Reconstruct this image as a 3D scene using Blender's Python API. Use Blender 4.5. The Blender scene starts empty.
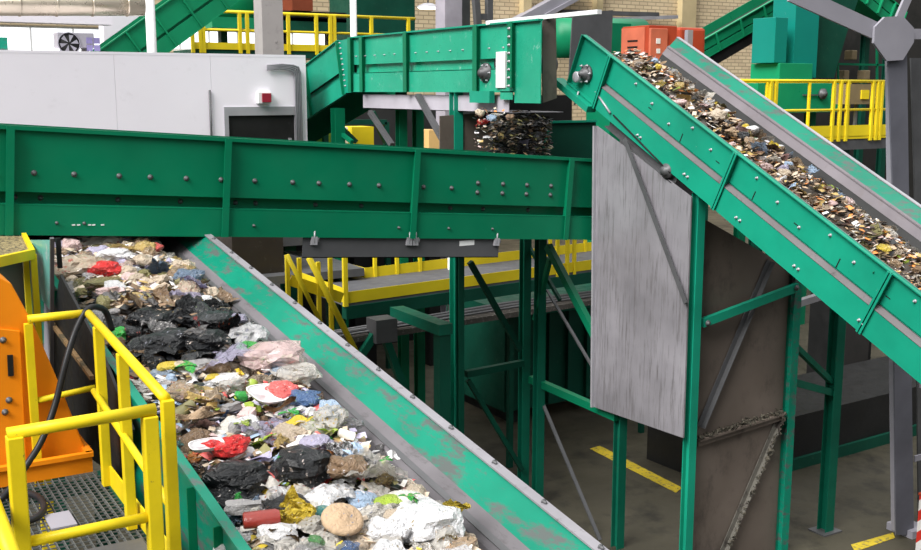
import bpy, bmesh, math, random
from mathutils import Vector, noise, Matrix
random.seed(7)
D = bpy.data; SC = bpy.context.scene; COL = SC.collection
# ------------------------------------------------------------------ camera model
F = 1080.; PX, PY = 460.5, 275.; CZ = 5.8
PIT = math.atan(185/1080.); AZ = math.radians(31)
FW = Vector((math.sin(AZ)*math.cos(PIT), math.cos(AZ)*math.cos(PIT), -math.sin(PIT)))
RT = Vector((math.cos(AZ), -math.sin(AZ), 0))
UP = RT.cross(FW)
CAM = Vector((0, 0, CZ))
def ray(x, y): return FW + RT*((x-PX)/F) + UP*(-(y-PY)/F)
def oz(x, y, z): r = ray(x, y); return CAM + r*((z-CZ)/r.z)
def ox(x, y, X): r = ray(x, y); return CAM + r*(X/r.x)
def oy(x, y, Y): r = ray(x, y); return CAM + r*(Y/r.y)
cd = D.cameras.new('camera'); co = D.objects.new('camera', cd); COL.objects.link(co)
co.location = CAM; co.rotation_euler = Matrix((RT, UP, -FW)).transposed().to_euler()
cd.sensor_width = 36; cd.lens = F/921*36; cd.clip_end = 300
SC.camera = co
V = Vector
# ------------------------------------------------------------------ materials
MATS = {}
def nodes(name):
    m = D.materials.new(name); m.use_nodes = True
    nt = m.node_tree; b = nt.nodes['Principled BSDF']
    return m, nt, b
def tex_noise(nt, scale, detail=5, stretch=None, rough=.6, coord='Object'):
    tc = nt.nodes.new('ShaderNodeTexCoord'); mp = nt.nodes.new('ShaderNodeMapping')
    if stretch: mp.inputs['Scale'].default_value = stretch
    n = nt.nodes.new('ShaderNodeTexNoise'); n.inputs['Scale'].default_value = scale
    n.inputs['Detail'].default_value = detail; n.inputs['Roughness'].default_value = rough
    nt.links.new(tc.outputs[coord], mp.inputs[0]); nt.links.new(mp.outputs[0], n.inputs['Vector'])
    return n.outputs['Fac']
def ramp(nt, src, stops):
    r = nt.nodes.new('ShaderNodeValToRGB'); nt.links.new(src, r.inputs[0])
    e = r.color_ramp.elements
    while len(e) < len(stops): e.new(.5)
    for i, (p, c) in enumerate(stops):
        e[i].position = p; e[i].color = (c[0], c[1], c[2], 1) if not isinstance(c, (int, float)) else (c, c, c, 1)
    return r.outputs[0]
def mixc(nt, f, a, b, mode='MIX'):
    m = nt.nodes.new('ShaderNodeMix'); m.data_type = 'RGBA'; m.blend_type = mode
    for k, s in ((0, f), (6, a), (7, b)):
        if hasattr(s, 'links'): nt.links.new(s, m.inputs[k])
        else: m.inputs[k].default_value = s if k == 0 else (s[0], s[1], s[2], 1)
    return m.outputs[2]
def bump(nt, b, src, st=.3, dist=.02):
    bp = nt.nodes.new('ShaderNodeBump'); bp.inputs['Strength'].default_value = st; bp.inputs['Distance'].default_value = dist
    nt.links.new(src, bp.inputs['Height']); nt.links.new(bp.outputs[0], b.inputs['Normal'])
def paint(name, col, wear=(.3, .3, .28), amt=.66, rough=.4, scale=3, metal=0, var=.25, stretch=None, soft=.1):
    """painted or bare metal: broad tone variation plus scuffs of `wear`"""
    if name in MATS: return MATS[name]
    m, nt, b = nodes(name)
    broad = ramp(nt, tex_noise(nt, scale*.35, 4), [(.3, tuple(c*(1-var) for c in col)), (.7, tuple(min(1, c*(1+var*.6)) for c in col))])
    sc = ramp(nt, tex_noise(nt, scale*2.2, 10, stretch, .72), [(amt, 0), (amt+soft, 1)])
    nt.links.new(mixc(nt, sc, broad, wear), b.inputs['Base Color'])
    nt.links.new(ramp(nt, tex_noise(nt, scale*1.5, 6), [(.3, rough*.75), (.7, min(1, rough*1.3))]), b.inputs['Roughness'])
    b.inputs['Metallic'].default_value = metal
    if not metal: b.inputs['Specular IOR Level'].default_value = .22
    MATS[name] = m; return m
GREEN = paint('green_paint', (.002, .165, .078), (.05, .33, .22), .68, .38, 2.0, var=.18, soft=.04)
GREENB = paint('bright_green_paint', (.009, .28, .175), (.35, .5, .42), .70, .36, 3.2, var=.2, soft=.03)
GREEN_SHADE = paint('shaded_green_paint', (.004, .12, .072), (.04, .09, .06), .62, .45, 3)  # green paint darkened to stand in for shade under the conveyors
GREEND = paint('dark_and_shaded_green', (.003, .062, .038), (.05, .12, .08), .62, .5, 3)  # dark green; on legs, portal and container its darkness stands in for shade
GREENW = paint('worn_green_paint', (.004, .20, .125), (.085, .10, .095), .51, .42, 2.4, stretch=(1, .45, 1.6), soft=.10)
FLANGE = paint('scuffed_flange', (.25, .24, .26), (.12, .11, .11), .58, .5, 5, soft=.1)
DUSTY = paint('dusty_ledge', (.15, .135, .14), (.07, .06, .06), .55, .7, 4, soft=.15)
GREENF = paint('far_green_paint', (.008, .25, .11), (.05, .25, .13), .7, .35, 1.2)
YEL = paint('yellow_paint', (.74, .56, .012), (.14, .11, .04), .66, .42, 9, var=.15, soft=.04)
YELF = paint('yellow_paint_plain', (.78, .60, .02), (.35, .28, .05), .7, .45, 3, var=.15)
ORG = paint('orange_paint', (.86, .26, .008), (.30, .09, .01), .72, .4, 4, var=.12, soft=.05)
RED = paint('red_orange_paint', (.42, .06, .025), (.5, .2, .12), .72, .45, 2)
GRATE = paint('grating_steel', (.13, .135, .13), (.3, .3, .3), .68, .5, 6)
STEEL = paint('galvanised_steel', (.42, .41, .44), (.2, .19, .2), .62, .45, 4, metal=.35, var=.2)
DSTEEL = paint('dark_steel', (.10, .10, .105), (.2, .19, .17), .64, .5, 5, metal=.2)
GREYP = paint('grey_paint', (.30, .29, .33), (.16, .15, .15), .68, .5, 3, var=.12)
SHEET = paint('stained_sheet_steel', (.30, .285, .31), (.11, .10, .10), .50, .40, 2.2, metal=.25, var=.35, stretch=(1, 6, .45), soft=.22)
BROWN = paint('dirty_brown_sheet', (.15, .12, .10), (.05, .04, .035), .52, .5, 1.6, metal=.1, var=.35, stretch=(1, 1, .6), soft=.25)
SKIRTL = paint('grey_skirt_band', (.19, .17, .185), (.15, .13, .13), .54, .55, 3, soft=.2)
RUBBER = paint('belt_rubber', (.045, .045, .045), (.12, .11, .10), .6, .6, 5)
SKIRT = paint('worn_skirt_rubber', (.15, .14, .15), (.06, .055, .055), .54, .55, 3, stretch=(1, .5, 2), soft=.2)
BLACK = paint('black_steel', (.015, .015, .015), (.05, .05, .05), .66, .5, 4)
WALLW = paint('cabin_white_panel', (.90, .85, .92), (.78, .73, .79), .6, .55, 1.2, var=.04, soft=.2)
WHITE = paint('white_enamel', (.8, .8, .8), (.6, .6, .6), .7, .4, 3, var=.05)
CONC = paint('column_concrete', (.40, .37, .36), (.28, .26, .25), .55, .8, 2, var=.12, soft=.2)
FLOORM = paint('stained_floor', (.062, .055, .038), (.022, .02, .016), .5, .6, .9, var=.35, soft=.2)
GRIME = paint('debris_crust', (.12, .105, .08), (.03, .028, .022), .45, .9, 14, soft=.1)
HOSE = paint('black_hose', (.02, .02, .022), (.06, .06, .06), .66, .4, 8)
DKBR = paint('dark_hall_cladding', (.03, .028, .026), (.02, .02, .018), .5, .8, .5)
def brick_mat():
    m, nt, b = nodes('beige_brick')
    tc = nt.nodes.new('ShaderNodeTexCoord'); mp = nt.nodes.new('ShaderNodeMapping')
    mp.inputs['Rotation'].default_value = (math.pi/2, 0, 0)
    br = nt.nodes.new('ShaderNodeTexBrick'); br.inputs['Scale'].default_value = 1.0
    br.inputs['Brick Width'].default_value = .5; br.inputs['Row Height'].default_value = .17; br.inputs['Mortar Size'].default_value = .02
    br.inputs['Color1'].default_value = (.72, .58, .37, 1); br.inputs['Color2'].default_value = (.60, .47, .30, 1); br.inputs['Mortar'].default_value = (.36, .28, .18, 1)
    nt.links.new(tc.outputs['Object'], mp.inputs[0]); nt.links.new(mp.outputs[0], br.inputs['Vector'])
    nt.links.new(br.outputs['Color'], b.inputs['Base Color']); b.inputs['Roughness'].default_value = .85
    return m
BRICK = brick_mat()
def stripe_mat():
    m, nt, b = nodes('red_white_stripes')
    tc = nt.nodes.new('ShaderNodeTexCoord'); w = nt.nodes.new('ShaderNodeTexWave')
    w.wave_type = 'BANDS'; w.bands_direction = 'DIAGONAL'; w.inputs['Scale'].default_value = 2.2
    nt.links.new(tc.outputs['Object'], w.inputs['Vector'])
    c = ramp(nt, w.outputs['Fac'], [(.48, (.6, .03, .02)), (.52, (.75, .72, .7))])
    nt.links.new(c, b.inputs['Base Color']); b.inputs['Roughness'].default_value = .5
    return m
STRIPE = stripe_mat()
def glass_mat():
    m, nt, b = nodes('window_glass'); b.inputs['Roughness'].default_value = .05
    tr = nt.nodes.new('ShaderNodeBsdfTransparent'); mx = nt.nodes.new('ShaderNodeMixShader'); mx.inputs[0].default_value = .08
    nt.links.new(tr.outputs[0], mx.inputs[1]); nt.links.new(b.outputs[0], mx.inputs[2]); nt.links.new(mx.outputs[0], nt.nodes['Material Output'].inputs[0])
    return m
GLASS = glass_mat()
def lamp_mat():
    m, nt, b = nodes('lamp_glow'); b.inputs['Emission Color'].default_value = (1, .95, .85, 1); b.inputs['Emission Strength'].default_value = 6; return m
LAMP = lamp_mat()
def lit_pane():
    m, nt, b = nodes('daylit_frosted_pane'); b.inputs['Base Color'].default_value = (.6, .62, .65, 1); b.inputs['Emission Color'].default_value = (.95, .97, 1, 1); b.inputs['Emission Strength'].default_value = 1.3; return m
LITPANE = lit_pane()
# waste materials: the colour of each piece comes from its object colour
def waste_mat(name, rough, _, sc, amt, alpha=1, coat=0, bst=.5, bsc=25):
    m, nt, b = nodes(name)
    oi = nt.nodes.new('ShaderNodeObjectInfo')
    n1 = tex_noise(nt, sc, 6)
    tone = mixc(nt, ramp(nt, n1, [(.3, .88), (.7, 1)]), (0, 0, 0), oi.outputs['Color'])
    f = ramp(nt, tex_noise(nt, sc*.9, 3, (1, 1.7, 1)), [(amt, 0), (amt+.03, 1)])
    second = ramp(nt, oi.outputs['Random'], [(.0, (.75, .72, .70)), (.2, (.45, .34, .22)), (.4, (.70, .58, .50)), (.55, (.30, .32, .42)), (.7, (.10, .09, .08)), (.82, (.65, .45, .08)), (.9, (.55, .12, .10)), (1, (.20, .35, .15))])
    nt.links.new(mixc(nt, f, tone, second), b.inputs['Base Color'])
    b.inputs['Roughness'].default_value = rough; b.inputs['Coat Weight'].default_value = coat
    cr = nt.nodes.new('ShaderNodeTexVoronoi'); cr.feature = 'DISTANCE_TO_EDGE'; cr.inputs['Scale'].default_value = bsc*.32
    tc2 = nt.nodes.new('ShaderNodeTexCoord'); ad = nt.nodes.new('ShaderNodeMix'); ad.data_type = 'VECTOR'; ad.inputs[0].default_value = .22
    nw = nt.nodes.new('ShaderNodeTexNoise'); nw.inputs['Scale'].default_value = 5; nt.links.new(tc2.outputs['Object'], nw.inputs['Vector'])
    nt.links.new(tc2.outputs['Object'], ad.inputs[4]); nt.links.new(nw.outputs['Color'], ad.inputs[5]); nt.links.new(ad.outputs[1], cr.inputs['Vector'])
    sm = nt.nodes.new('ShaderNodeMath'); sm.operation = 'MULTIPLY_ADD'; sm.inputs[1].default_value = .55
    nt.links.new(tex_noise(nt, bsc*.45, 6, None, .75), sm.inputs[0]); nt.links.new(cr.outputs['Distance'], sm.inputs[2])
    bump(nt, b, sm.outputs[0], min(1, bst*1.35), .07)
    if alpha < 1:
        tr = nt.nodes.new('ShaderNodeBsdfTransparent'); mx = nt.nodes.new('ShaderNodeMixShader'); mx.inputs[0].default_value = alpha
        nt.links.new(tr.outputs[0], mx.inputs[1]); nt.links.new(b.outputs[0], mx.inputs[2]); nt.links.new(mx.outputs[0], nt.nodes['Material Output'].inputs[0])
    return m
W_BAG = waste_mat('plastic_bag_film', .30, (.55, .5, .46), 7, .64, 1, .12)
W_CLEAR = waste_mat('clear_plastic_film', .18, (.8, .78, .8), 8, .6, .62, .5)
W_CARD = waste_mat('cardboard_board', .8, (.3, .22, .15), 8, .66, 1, 0, .3)
W_PAPER = waste_mat('paper_sheet', .7, (.45, .35, .4), 10, .62, 1, 0, .35)
W_RIGID = waste_mat('rigid_plastic', .3, (.7, .68, .66), 12, .7, 1, .3, .1)
W_LEAF = waste_mat('leafy_scrap', .55, (.25, .3, .04), 14, .6, 1, 0, .5)
def flake_mat():
    m, nt, b = nodes('mixed_waste_litter'); a = nt.nodes.new('ShaderNodeVertexColor'); a.layer_name = 'tint'
    nt.links.new(a.outputs[0], b.inputs['Base Color']); b.inputs['Roughness'].default_value = .5
    bump(nt, b, tex_noise(nt, 30, 3), .4, .01)
    return m
W_FLAKE = flake_mat()
# ------------------------------------------------------------------ mesh builder
class MB:
    def __init__(s): s.v = []; s.f = []; s.smooth = []
    def add(s, vs, fs, sm=False):
        o = len(s.v); s.v += [V(v) for v in vs]; s.f += [tuple(i+o for i in f) for f in fs]; s.smooth += [sm]*len(fs); return s
    def hexa(s, p):      # 8 points, bottom ring then top ring
        return s.add(p, [(3, 2, 1, 0), (4, 5, 6, 7), (0, 1, 5, 4), (1, 2, 6, 5), (2, 3, 7, 6), (3, 0, 4, 7)])
    def box(s, x0, x1, y0, y1, z0, z1):
        return s.hexa([(x0, y0, z0), (x1, y0, z0), (x1, y1, z0), (x0, y1, z0), (x0, y0, z1), (x1, y0, z1), (x1, y1, z1), (x0, y1, z1)])
    def beam(s, p, q, w, h, up=(0, 0, 1)):
        p, q = V(p), V(q); d = (q-p).normalized(); up = V(up)
        if abs(d.dot(up)) > .97: up = V((0, 1, 0))
        a = d.cross(up).normalized()*(w/2); b = a.cross(d).normalized()*(h/2)
        return s.hexa([p-a-b, p+a-b, p+a+b, p-a+b, q-a-b, q+a-b, q+a+b, q-a+b])
    def hbeam(s, p, q, w, h, t=.014, up=(0, 0, 1)):
        """rolled H section: two flanges and a web"""
        p, q = V(p), V(q); d = (q-p).normalized(); up = V(up)
        if abs(d.dot(up)) > .97: up = V((0, 1, 0))
        a = d.cross(up).normalized(); b = a.cross(d).normalized()
        for sg in (-1, 1):
            o = b*(sg*(h/2-t/2)); s.beam(p+o, q+o, w, t, up)
        s.beam(p, q, t, h-t*2, up); return s
    def lbeam(s, p, q, w, t=.008, up=(0, 0, 1), flip=1):
        p, q = V(p), V(q); d = (q-p).normalized(); up = V(up)
        if abs(d.dot(up)) > .97: up = V((0, 1, 0))
        a = d.cross(up).normalized()*flip; b = a.cross(d).normalized()*flip
        s.beam(p+b*0, q+b*0, w, t, up); s.beam(p+a*(w/2)+b*(w/2), q+a*(w/2)+b*(w/2), t, w, up); return s
    def tube(s, pts, r, n=8, r2=None):
        pts = [V(p) for p in pts]; k = len(pts); vs = []; fs = []
        for i, p in enumerate(pts):
            d = (pts[min(i+1, k-1)]-pts[max(i-1, 0)]).normalized()
            if i == 0:
                u = V((0, 0, 1)) if abs(d.z) < .9 else V((1, 0, 0)); a = d.cross(u).normalized()
            else: a = (a-d*a.dot(d)).normalized()
            b = a.cross(d)
            rr = r if r2 is None else r+(r2-r)*i/(k-1)
            for j in range(n):
                t = 2*math.pi*j/n; vs.append(p+a*math.cos(t)*rr+b*math.sin(t)*rr)
        for i in range(k-1):
            for j in range(n): fs.append((i*n+j, i*n+(j+1) % n, (i+1)*n+(j+1) % n, (i+1)*n+j))
        fs += [tuple(range(n))[::-1], tuple(range((k-1)*n, k*n))]
        return s.add(vs, fs, True)
    def prism(s, poly, d):
        """polygon (3-D points) pushed along vector d"""
        n = len(poly); poly = [V(p) for p in poly]; d = V(d)
        fs = [tuple(range(n))[::-1], tuple(range(n, 2*n))]+[(i, (i+1) % n, n+(i+1) % n, n+i) for i in range(n)]
        return s.add(poly+[p+d for p in poly], fs)
    def lathe(s, prof, c=(0, 0, 0), n=14, axis='z', sx=1, sy=1):
        vs = []; fs = []; k = len(prof); c = V(c)
        for r, h in prof:
            for j in range(n):
                t = 2*math.pi*j/n; a, b = r*math.cos(t)*sx, r*math.sin(t)*sy
                vs.append(c+V({'z': (a, b, h), 'x': (h, a, b), 'y': (a, h, b)}[axis]))
        for i in range(k-1):
            for j in range(n): fs.append((i*n+j, i*n+(j+1) % n, (i+1)*n+(j+1) % n, (i+1)*n+j))
        fs += [tuple(range(n))[::-1], tuple(range((k-1)*n, k*n))]
        return s.add(vs, fs, True)
    def mesh(s, name, mat, off=V((0, 0, 0))):
        me = D.meshes.new(name); me.from_pydata([tuple(v-off) for v in s.v], [], s.f)
        me.polygons.foreach_set('use_smooth', s.smooth)
        bm = bmesh.new(); bm.from_mesh(me); bmesh.ops.recalc_face_normals(bm, faces=bm.faces); bm.to_mesh(me); bm.free()
        me.materials.append(mat); me.update(); return me
    def build(s, name, mat, parent=None, bevel=0, label=None):
        off = root_loc(parent) if parent else V((0, 0, 0))
        if not parent:
            xs = [v.x for v in s.v]; ys = [v.y for v in s.v]; zs = [v.z for v in s.v]
            off = V(((min(xs)+max(xs))/2, (min(ys)+max(ys))/2, min(zs)))
        me = s.mesh(name, mat, off); o = D.objects.new(name, me); COL.objects.link(o)
        if parent: o.parent = parent
        else: o.location = off
        if bevel:
            b = o.modifiers.new('bevel', 'BEVEL'); b.width = bevel; b.segments = 2; b.limit_method = 'ANGLE'
        if label: o['label'] = label
        return o
LOC = {}
def root_loc(o):
    while o.parent: o = o.parent
    return LOC.get(o.name, V((0, 0, 0)))
def thing(name, label, cat, loc, group=None):
    o = D.objects.new(name, None); COL.objects.link(o); o.location = loc; o.empty_display_size = .2
    LOC[o.name] = V(loc); o['label'] = label; o['category'] = cat
    if group: o['group'] = group
    return o
def tag(o, label, cat, group=None, kind=None):
    o['label'] = label; o['category'] = cat
    if group: o['group'] = group
    if kind: o['kind'] = kind
    return o
def struct(o): o['kind'] = 'structure'; return o
class Fr:
    """local frame on a side panel: s along, t up the panel, d out towards the viewer"""
    def __init__(s, O, u, v, n): s.O, s.u, s.v, s.n = V(O), V(u).normalized(), V(v).normalized(), V(n).normalized()
    def p(s, a, t, d=0): return s.O+s.u*a+s.v*t+s.n*d
    def box(s, mb, s0, s1, t0, t1, d0, d1):
        return mb.hexa([s.p(s0, t0, d0), s.p(s1, t0, d0), s.p(s1, t0, d1), s.p(s0, t0, d1), s.p(s0, t1, d0), s.p(s1, t1, d0), s.p(s1, t1, d1), s.p(s0, t1, d1)])
    def hexstrip(s, mb, s0, s1, a, b, th):
        """a strip along the frame between cross-section points a=(t,d) and b=(t,d)"""
        pa = lambda q, c, o: s.p(q, c[0], c[1])+o
        n = (s.v*(b[0]-a[0])+s.n*(b[1]-a[1])).cross(s.u).normalized()*th; z = V((0, 0, 0))
        return mb.hexa([pa(s0, a, z), pa(s1, a, z), pa(s1, a, n), pa(s0, a, n), pa(s0, b, z), pa(s1, b, z), pa(s1, b, n), pa(s0, b, n)])
BOLT = {}
def bolt_mesh(axis, r=.022):
    k = (axis, r)
    if k not in BOLT:
        m = MB(); sg = -1
        m.lathe([(r*1.25, 0), (r*1.25, sg*.006), (r*.75, sg*.007), (r*.75, sg*.022), (r*.4, sg*.03)], n=8, axis=axis)
        BOLT[k] = m.mesh('bolt', DSTEEL if axis == 'y' else STEEL)
    return BOLT[k]
def bolt(parent, p, axis, r=.022, name='bolt'):
    o = D.objects.new(name, bolt_mesh(axis, r)); COL.objects.link(o); o.parent = parent; o.location = V(p)-root_loc(parent); return o
# ================================================================== SETTING
m = MB(); m.box(-8, 46, -3, 41, -.3, 0); struct(m.build('floor', FLOORM))
def strip(poly, name, label):      # worn paint lines on the floor
    m = MB(); m.prism([V((p.x, p.y, .001)) for p in poly], (0, 0, .006)); o = m.build(name, paint('floor_line_yellow', (.62, .46, .03), (.12, .11, .08), .52, .7, 6, soft=.1)); tag(o, label, 'floor marking')
strip([oz(590, 449, 0), oz(600, 446, 0), oz(682, 488, 0), oz(676, 493, 0)], 'floor_line', 'worn yellow floor line passing below the stained steel sheet')
strip([oz(855, 552, 0), oz(851, 545, 0), oz(893, 533, 0), oz(895, 538, 0)], 'floor_line', 'yellow floor line at the bottom right beside the grey column')
# back wall, built round its window openings
YB = 40.
def wpx(x, y): p = oy(x, y, YB); return p.x, p.z
wx0, wz1 = wpx(-60, 23); wx1, _ = wpx(114, 23); _, wz0 = wpx(50, 60)
vx0, _ = wpx(150, 40); vx1, _ = wpx(345, 40); vz1 = wpx(250, 30)[1]; vz0 = wpx(250, 52)[1]
H = 13.
m = MB()
for a, b, c, d in ((-8, wx0, 0, H), (wx0, wx1, 0, wz0), (wx0, wx1, wz1, H), (wx1, vx0, 0, H), (vx0, vx1, 0, vz0), (vx0, vx1, vz1, H), (vx1, 46, 0, H)):
    m.box(a, b, YB, YB+.35, c, d)
m.f = m.f; struct(m.build('wall_back', BRICK))
def window(n, x0, x1, z0, z1, nx):
    w = D.objects.new('window_%d' % n, None); COL.objects.link(w); w.location = ((x0+x1)/2, YB+.1, z0); LOC[w.name] = V(w.location); struct(w)
    m = MB(); t = .07
    m.box(x0, x1, YB+.05, YB+.16, z0, z0+t).box(x0, x1, YB+.05, YB+.16, z1-t, z1)
    for i in range(nx+1): x = x0+(x1-x0)*i/nx; m.box(x-t/2, x+t/2, YB+.05, YB+.16, z0+t, z1-t)
    m.build('frame', WHITE, w)
    m = MB(); m.box(x0, x1, YB+.1, YB+.11, z0+t, z1-t); m.build('pane', LITPANE, w)
window(1, wx0, wx1, wz0, wz1, 4); window(2, vx0, vx1, vz0, vz1, 7)
for i, (xa, xb) in enumerate(((519, 527), (592, 598), (677, 691), (811, 820))):
    a = wpx(xa, 20)[0]; b = wpx(xb, 20)[0]; m = MB(); m.box(a, b, YB-.35, YB, 0, H); struct(m.build('trim_%d' % (i+1), paint('pilaster_render', (.52, .42, .24), (.4, .3, .18), .62, .8, 1, soft=.2)))
# dark cladding strip in the lower right hall and left return wall
# ================================================================== CABIN
cabx0, cabz1 = 0., 6.33
cab = thing('control_cabin', 'raised white panelled cabin behind the long green crossing conveyor', 'cabin', (4, 19, 0))
YC = 17.; xr = oy(305.5, 54, YC).x; zb = 3.45
dx0 = oy(225, 110, YC).x; dx1 = oy(297, 110, YC).x; dz1 = oy(260, 111, YC).z
m = MB(); seams = [-2.5, oy(115, 80, YC).x, oy(211, 80, YC).x, dx0]
m.box(-2.5, seams[1]-.003, YC, YC+.1, zb, cabz1); m.box(seams[1]+.001, seams[2]-.003, YC, YC+.1, zb, cabz1); m.box(seams[2]+.001, dx0, YC, YC+.1, zb, cabz1)
m.box(dx0, dx1, YC, YC+.1, dz1, cabz1); m.box(dx1, xr, YC, YC+.1, zb, cabz1)
m.box(xr-.1, xr, YC+.1, YC+5, zb, cabz1); m.box(-2.5, -2.4, YC+.1, YC+5, zb, cabz1); m.box(-2.4, xr-.1, YC+4.9, YC+5, zb, cabz1)
m.build('wall_panels', WALLW, cab)
m = MB(); m.box(-2.5, xr-.001, YC-.002, YC+5.02, cabz1, cabz1+.04); m.build('roof', WALLW, cab)
m = MB(); m.box(-2.5, xr, YC-.02, YC+5, zb-.25, zb); m.build('floor_frame', DSTEEL, cab)
for x in (-2, 2.5, 6.9):
    for y in (YC+.2, YC+4.6): m = MB(); m.hbeam((x, y, 0), (x, y, zb-.25), .2, .2); m.build('leg', GREEND, cab)
dr = MB().box(dx0+.06, dx1-.06, YC+.02, YC+.06, zb, dz1-.07).build('door', BLACK, cab)
MB().box(dx1-.16, dx1-.12, YC-.03, YC+.02, dz1-.75, dz1-.45).build('door_handle', STEEL, dr)
m = MB(); m.box(dx0-.02, dx1+.02, YC-.02, YC+.02, dz1-.07, dz1+.07); m.box(dx0-.02, dx0+.05, YC-.02, YC+.02, zb, dz1-.07); m.box(dx1-.05, dx1+.02, YC-.02, YC+.02, zb, dz1-.07); m.build('door_frame', STEEL, cab)
# conduits running over the cabin front: a bundle of four pipes
m = MB()
for i in range(4):
    a = oy(267, 65.5+i*1.4, YC-.05); b = oy(300-i*1.6, 65.5+i*1.4, YC-.05)
    pts = [a, V((a.x+(b.x-a.x)*.45, a.y, a.z+.02)), V((b.x-.12, b.y, b.z)), V((b.x-.03, b.y, b.z-.03)), V((b.x, b.y, b.z-.12)), V((b.x, b.y, zb+.1))]
    m.tube(pts, .017, 6)
tag(m.build('conduit_bundle', paint('conduit_grey', (.22, .22, .24), (.1, .1, .1), .7, .5, 5)), 'bundle of grey conduits bending down beside the cabin door', 'conduit')
ab = thing('alarm_box', 'small red and white alarm box above the cabin door', 'alarm box', oy(263, 102, YC))
a = oy(256, 92, YC); b = oy(270, 103.5, YC)
MB().box(a.x, b.x, YC-.1, YC, b.z, a.z).build('housing', WHITE, ab, .008)
MB().box(a.x+.06, b.x-.02, YC-.125, YC-.1, b.z+.02, a.z-.02).build('red_front', paint('alarm_red', (.30, .02, .04), (.2, .02, .02), .7), ab, .006)
p = oy(209, 90, YC); q = oy(211, 136, YC)
tag(MB().tube([(p.x, YC-.03, p.z), (p.x, YC-.03, q.z-.6)], .018, 6).build('wall_cable', DSTEEL), 'thin dark vertical cable on the cabin wall left of the door', 'cable')
# air-conditioning unit
ac = thing('air_conditioner', 'white outdoor air conditioner unit on the cabin roof', 'air conditioner', (0, 0, 0))
Y = YC+.35; a = oy(57, 32, Y); b = oy(95, 52, Y); LOC[ac.name] = ac.location = V(((a.x+b.x)/2, Y, cabz1+.04)); z0 = cabz1+.1
MB().box(a.x, b.x, Y, Y+.32, z0, a.z).build('case', paint('ac_case', (.36, .345, .38), (.4, .4, .4), .7), ac, .015)
c = oy(69, 43.5, Y)
f = MB().lathe([(.17, -.004), (.17, -.02), (.155, -.02), (.155, -.004)], (c.x, Y, c.z), 20, 'y').build('fan_ring', GREYP, ac)
m = MB().lathe([(.155, -.002), (.155, -.006)], (c.x, Y, c.z), 20, 'y'); m.build('fan_recess', BLACK, ac)
m = MB()
for k in range(6):
    t = k*math.pi/3; m.prism([(c.x+.02*math.cos(t), Y-.012, c.z+.02*math.sin(t)), (c.x+.14*math.cos(t), Y-.016, c.z+.14*math.sin(t)), (c.x+.13*math.cos(t+.5), Y-.008, c.z+.13*math.sin(t+.5))], (0, .003, 0))
m.build('fan_blades', GREYP, ac)
m = MB()
for k in range(2):
    for j in range(2): xx = c.x+.3+.11*k; zz = c.z-.06+.11*j; m.box(xx-.045, xx+.045, Y-.006, Y, zz-.045, zz+.045)
m.build('louvres', paint('louvre_blue', (.25, .22, .42), (.1, .1, .2), .7), ac)
m = MB(); m.box(a.x+.08, a.x+.14, Y+.02, Y+.3, cabz1+.04, z0); m.box(b.x-.14, b.x-.08, Y+.02, Y+.3, cabz1+.04, z0); m.build('feet', DSTEEL, ac)

# ================================================================== FRONT (CROSSING) CONVEYOR
fc = thing('belt_conveyor', 'long dark green enclosed conveyor crossing the picture above the waste belt', 'conveyor', (4.5, 11.3, 0), 'green belt conveyors')
YF = 10.7; sl = -.0775
ff = Fr((1.52, YF, 5.48), (1, 0, sl), (-sl, 0, 1), (0, -1, 0))
X0, X1 = -3.4, 7.2          # along-frame limits
m = MB()
ff.box(m, X0, X1, -.60, 0, -.012, 0)                 # upper plate
ff.box(m, X0, X1, -.72, -.60, -.12, -.108)           # recess plate
ff.box(m, X0, X1, -.60, -.59, -.12, -.012)
ff.box(m, X0, X1, -.72, -.71, -.12, .054)             # ledge of lower channel
ff.box(m, X0, X1, -1.0, -.72, .04, .052)             # channel face
ff.box(m, X0, X1, -1.0, -.985, -.12, .03)
sp = m.build('side_panel', GREEN, fc)
m = MB(); ff.box(m, X0, X1, -.03, 0, 0, .035); ff.box(m, X0, X1, 0, .008, -.05, .035); m.build('top_flange', GREEN, fc)
for x in (-.45, 1.6, 3.65, 5.83, 7.97):
    s = (x-1.52)/math.cos(math.atan(sl)); m = MB()
    ff.box(m, s-.006, s+.006, -1.0, 0, -.01, .085); ff.box(m, s-.035, s+.035, -1.0, 0, .075, .087)
    m.build('stiffener', GREEN, fc)
for k in range(17):
    s = X0+1.9+.36*k+(.06 if k % 5 == 2 else 0)
    if s < 3.9: bolt(fc, ff.p(s, -.42, 0), 'y', .022)
for px in (427, 455): s = (oy(px, 185, YF).x-1.52); bolt(fc, ff.p(s, -.42, 0), 'y', .022)
for px in (481, 506, 530, 554):
    s = (oy(px, 185, YF).x-1.52)
    for t in (-.35, -.46): bolt(fc, ff.p(s, t, 0), 'y', .022)
for s in (.15, .38, 1.1, 1.72, 2.3, 2.52, 3.2, 3.75, 4.9, 5.35, 6.0): bolt(fc, ff.p(s, -.66, -.108), 'y', .022)
for s in (.5, .75, 2.45, 4.15, 4.8, 5.4): bolt(fc, ff.p(s, -.88, .052), 'y', .013)
m = MB()      # far side panel
ff.box(m, X0, X1, -1.0, 0, -1.30, -1.288); m.build('side_panel', GREEN, fc)
m = MB(); ff.box(m, X0, X1, -.42, -.40, -1.28, -.08); ff.box(m, X0, X1, -.80, -.785, -1.2, -.1); m.build('belt', RUBBER, fc)
m = MB(); ff.box(m, X0, X1, -.97, -.95, -1.288, -.12); m.build('bottom_cover', GREEND, fc)
m = MB(); a = ff.O.x
s0 = (4.54-1.52); s1 = (7.05-1.52)
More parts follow.
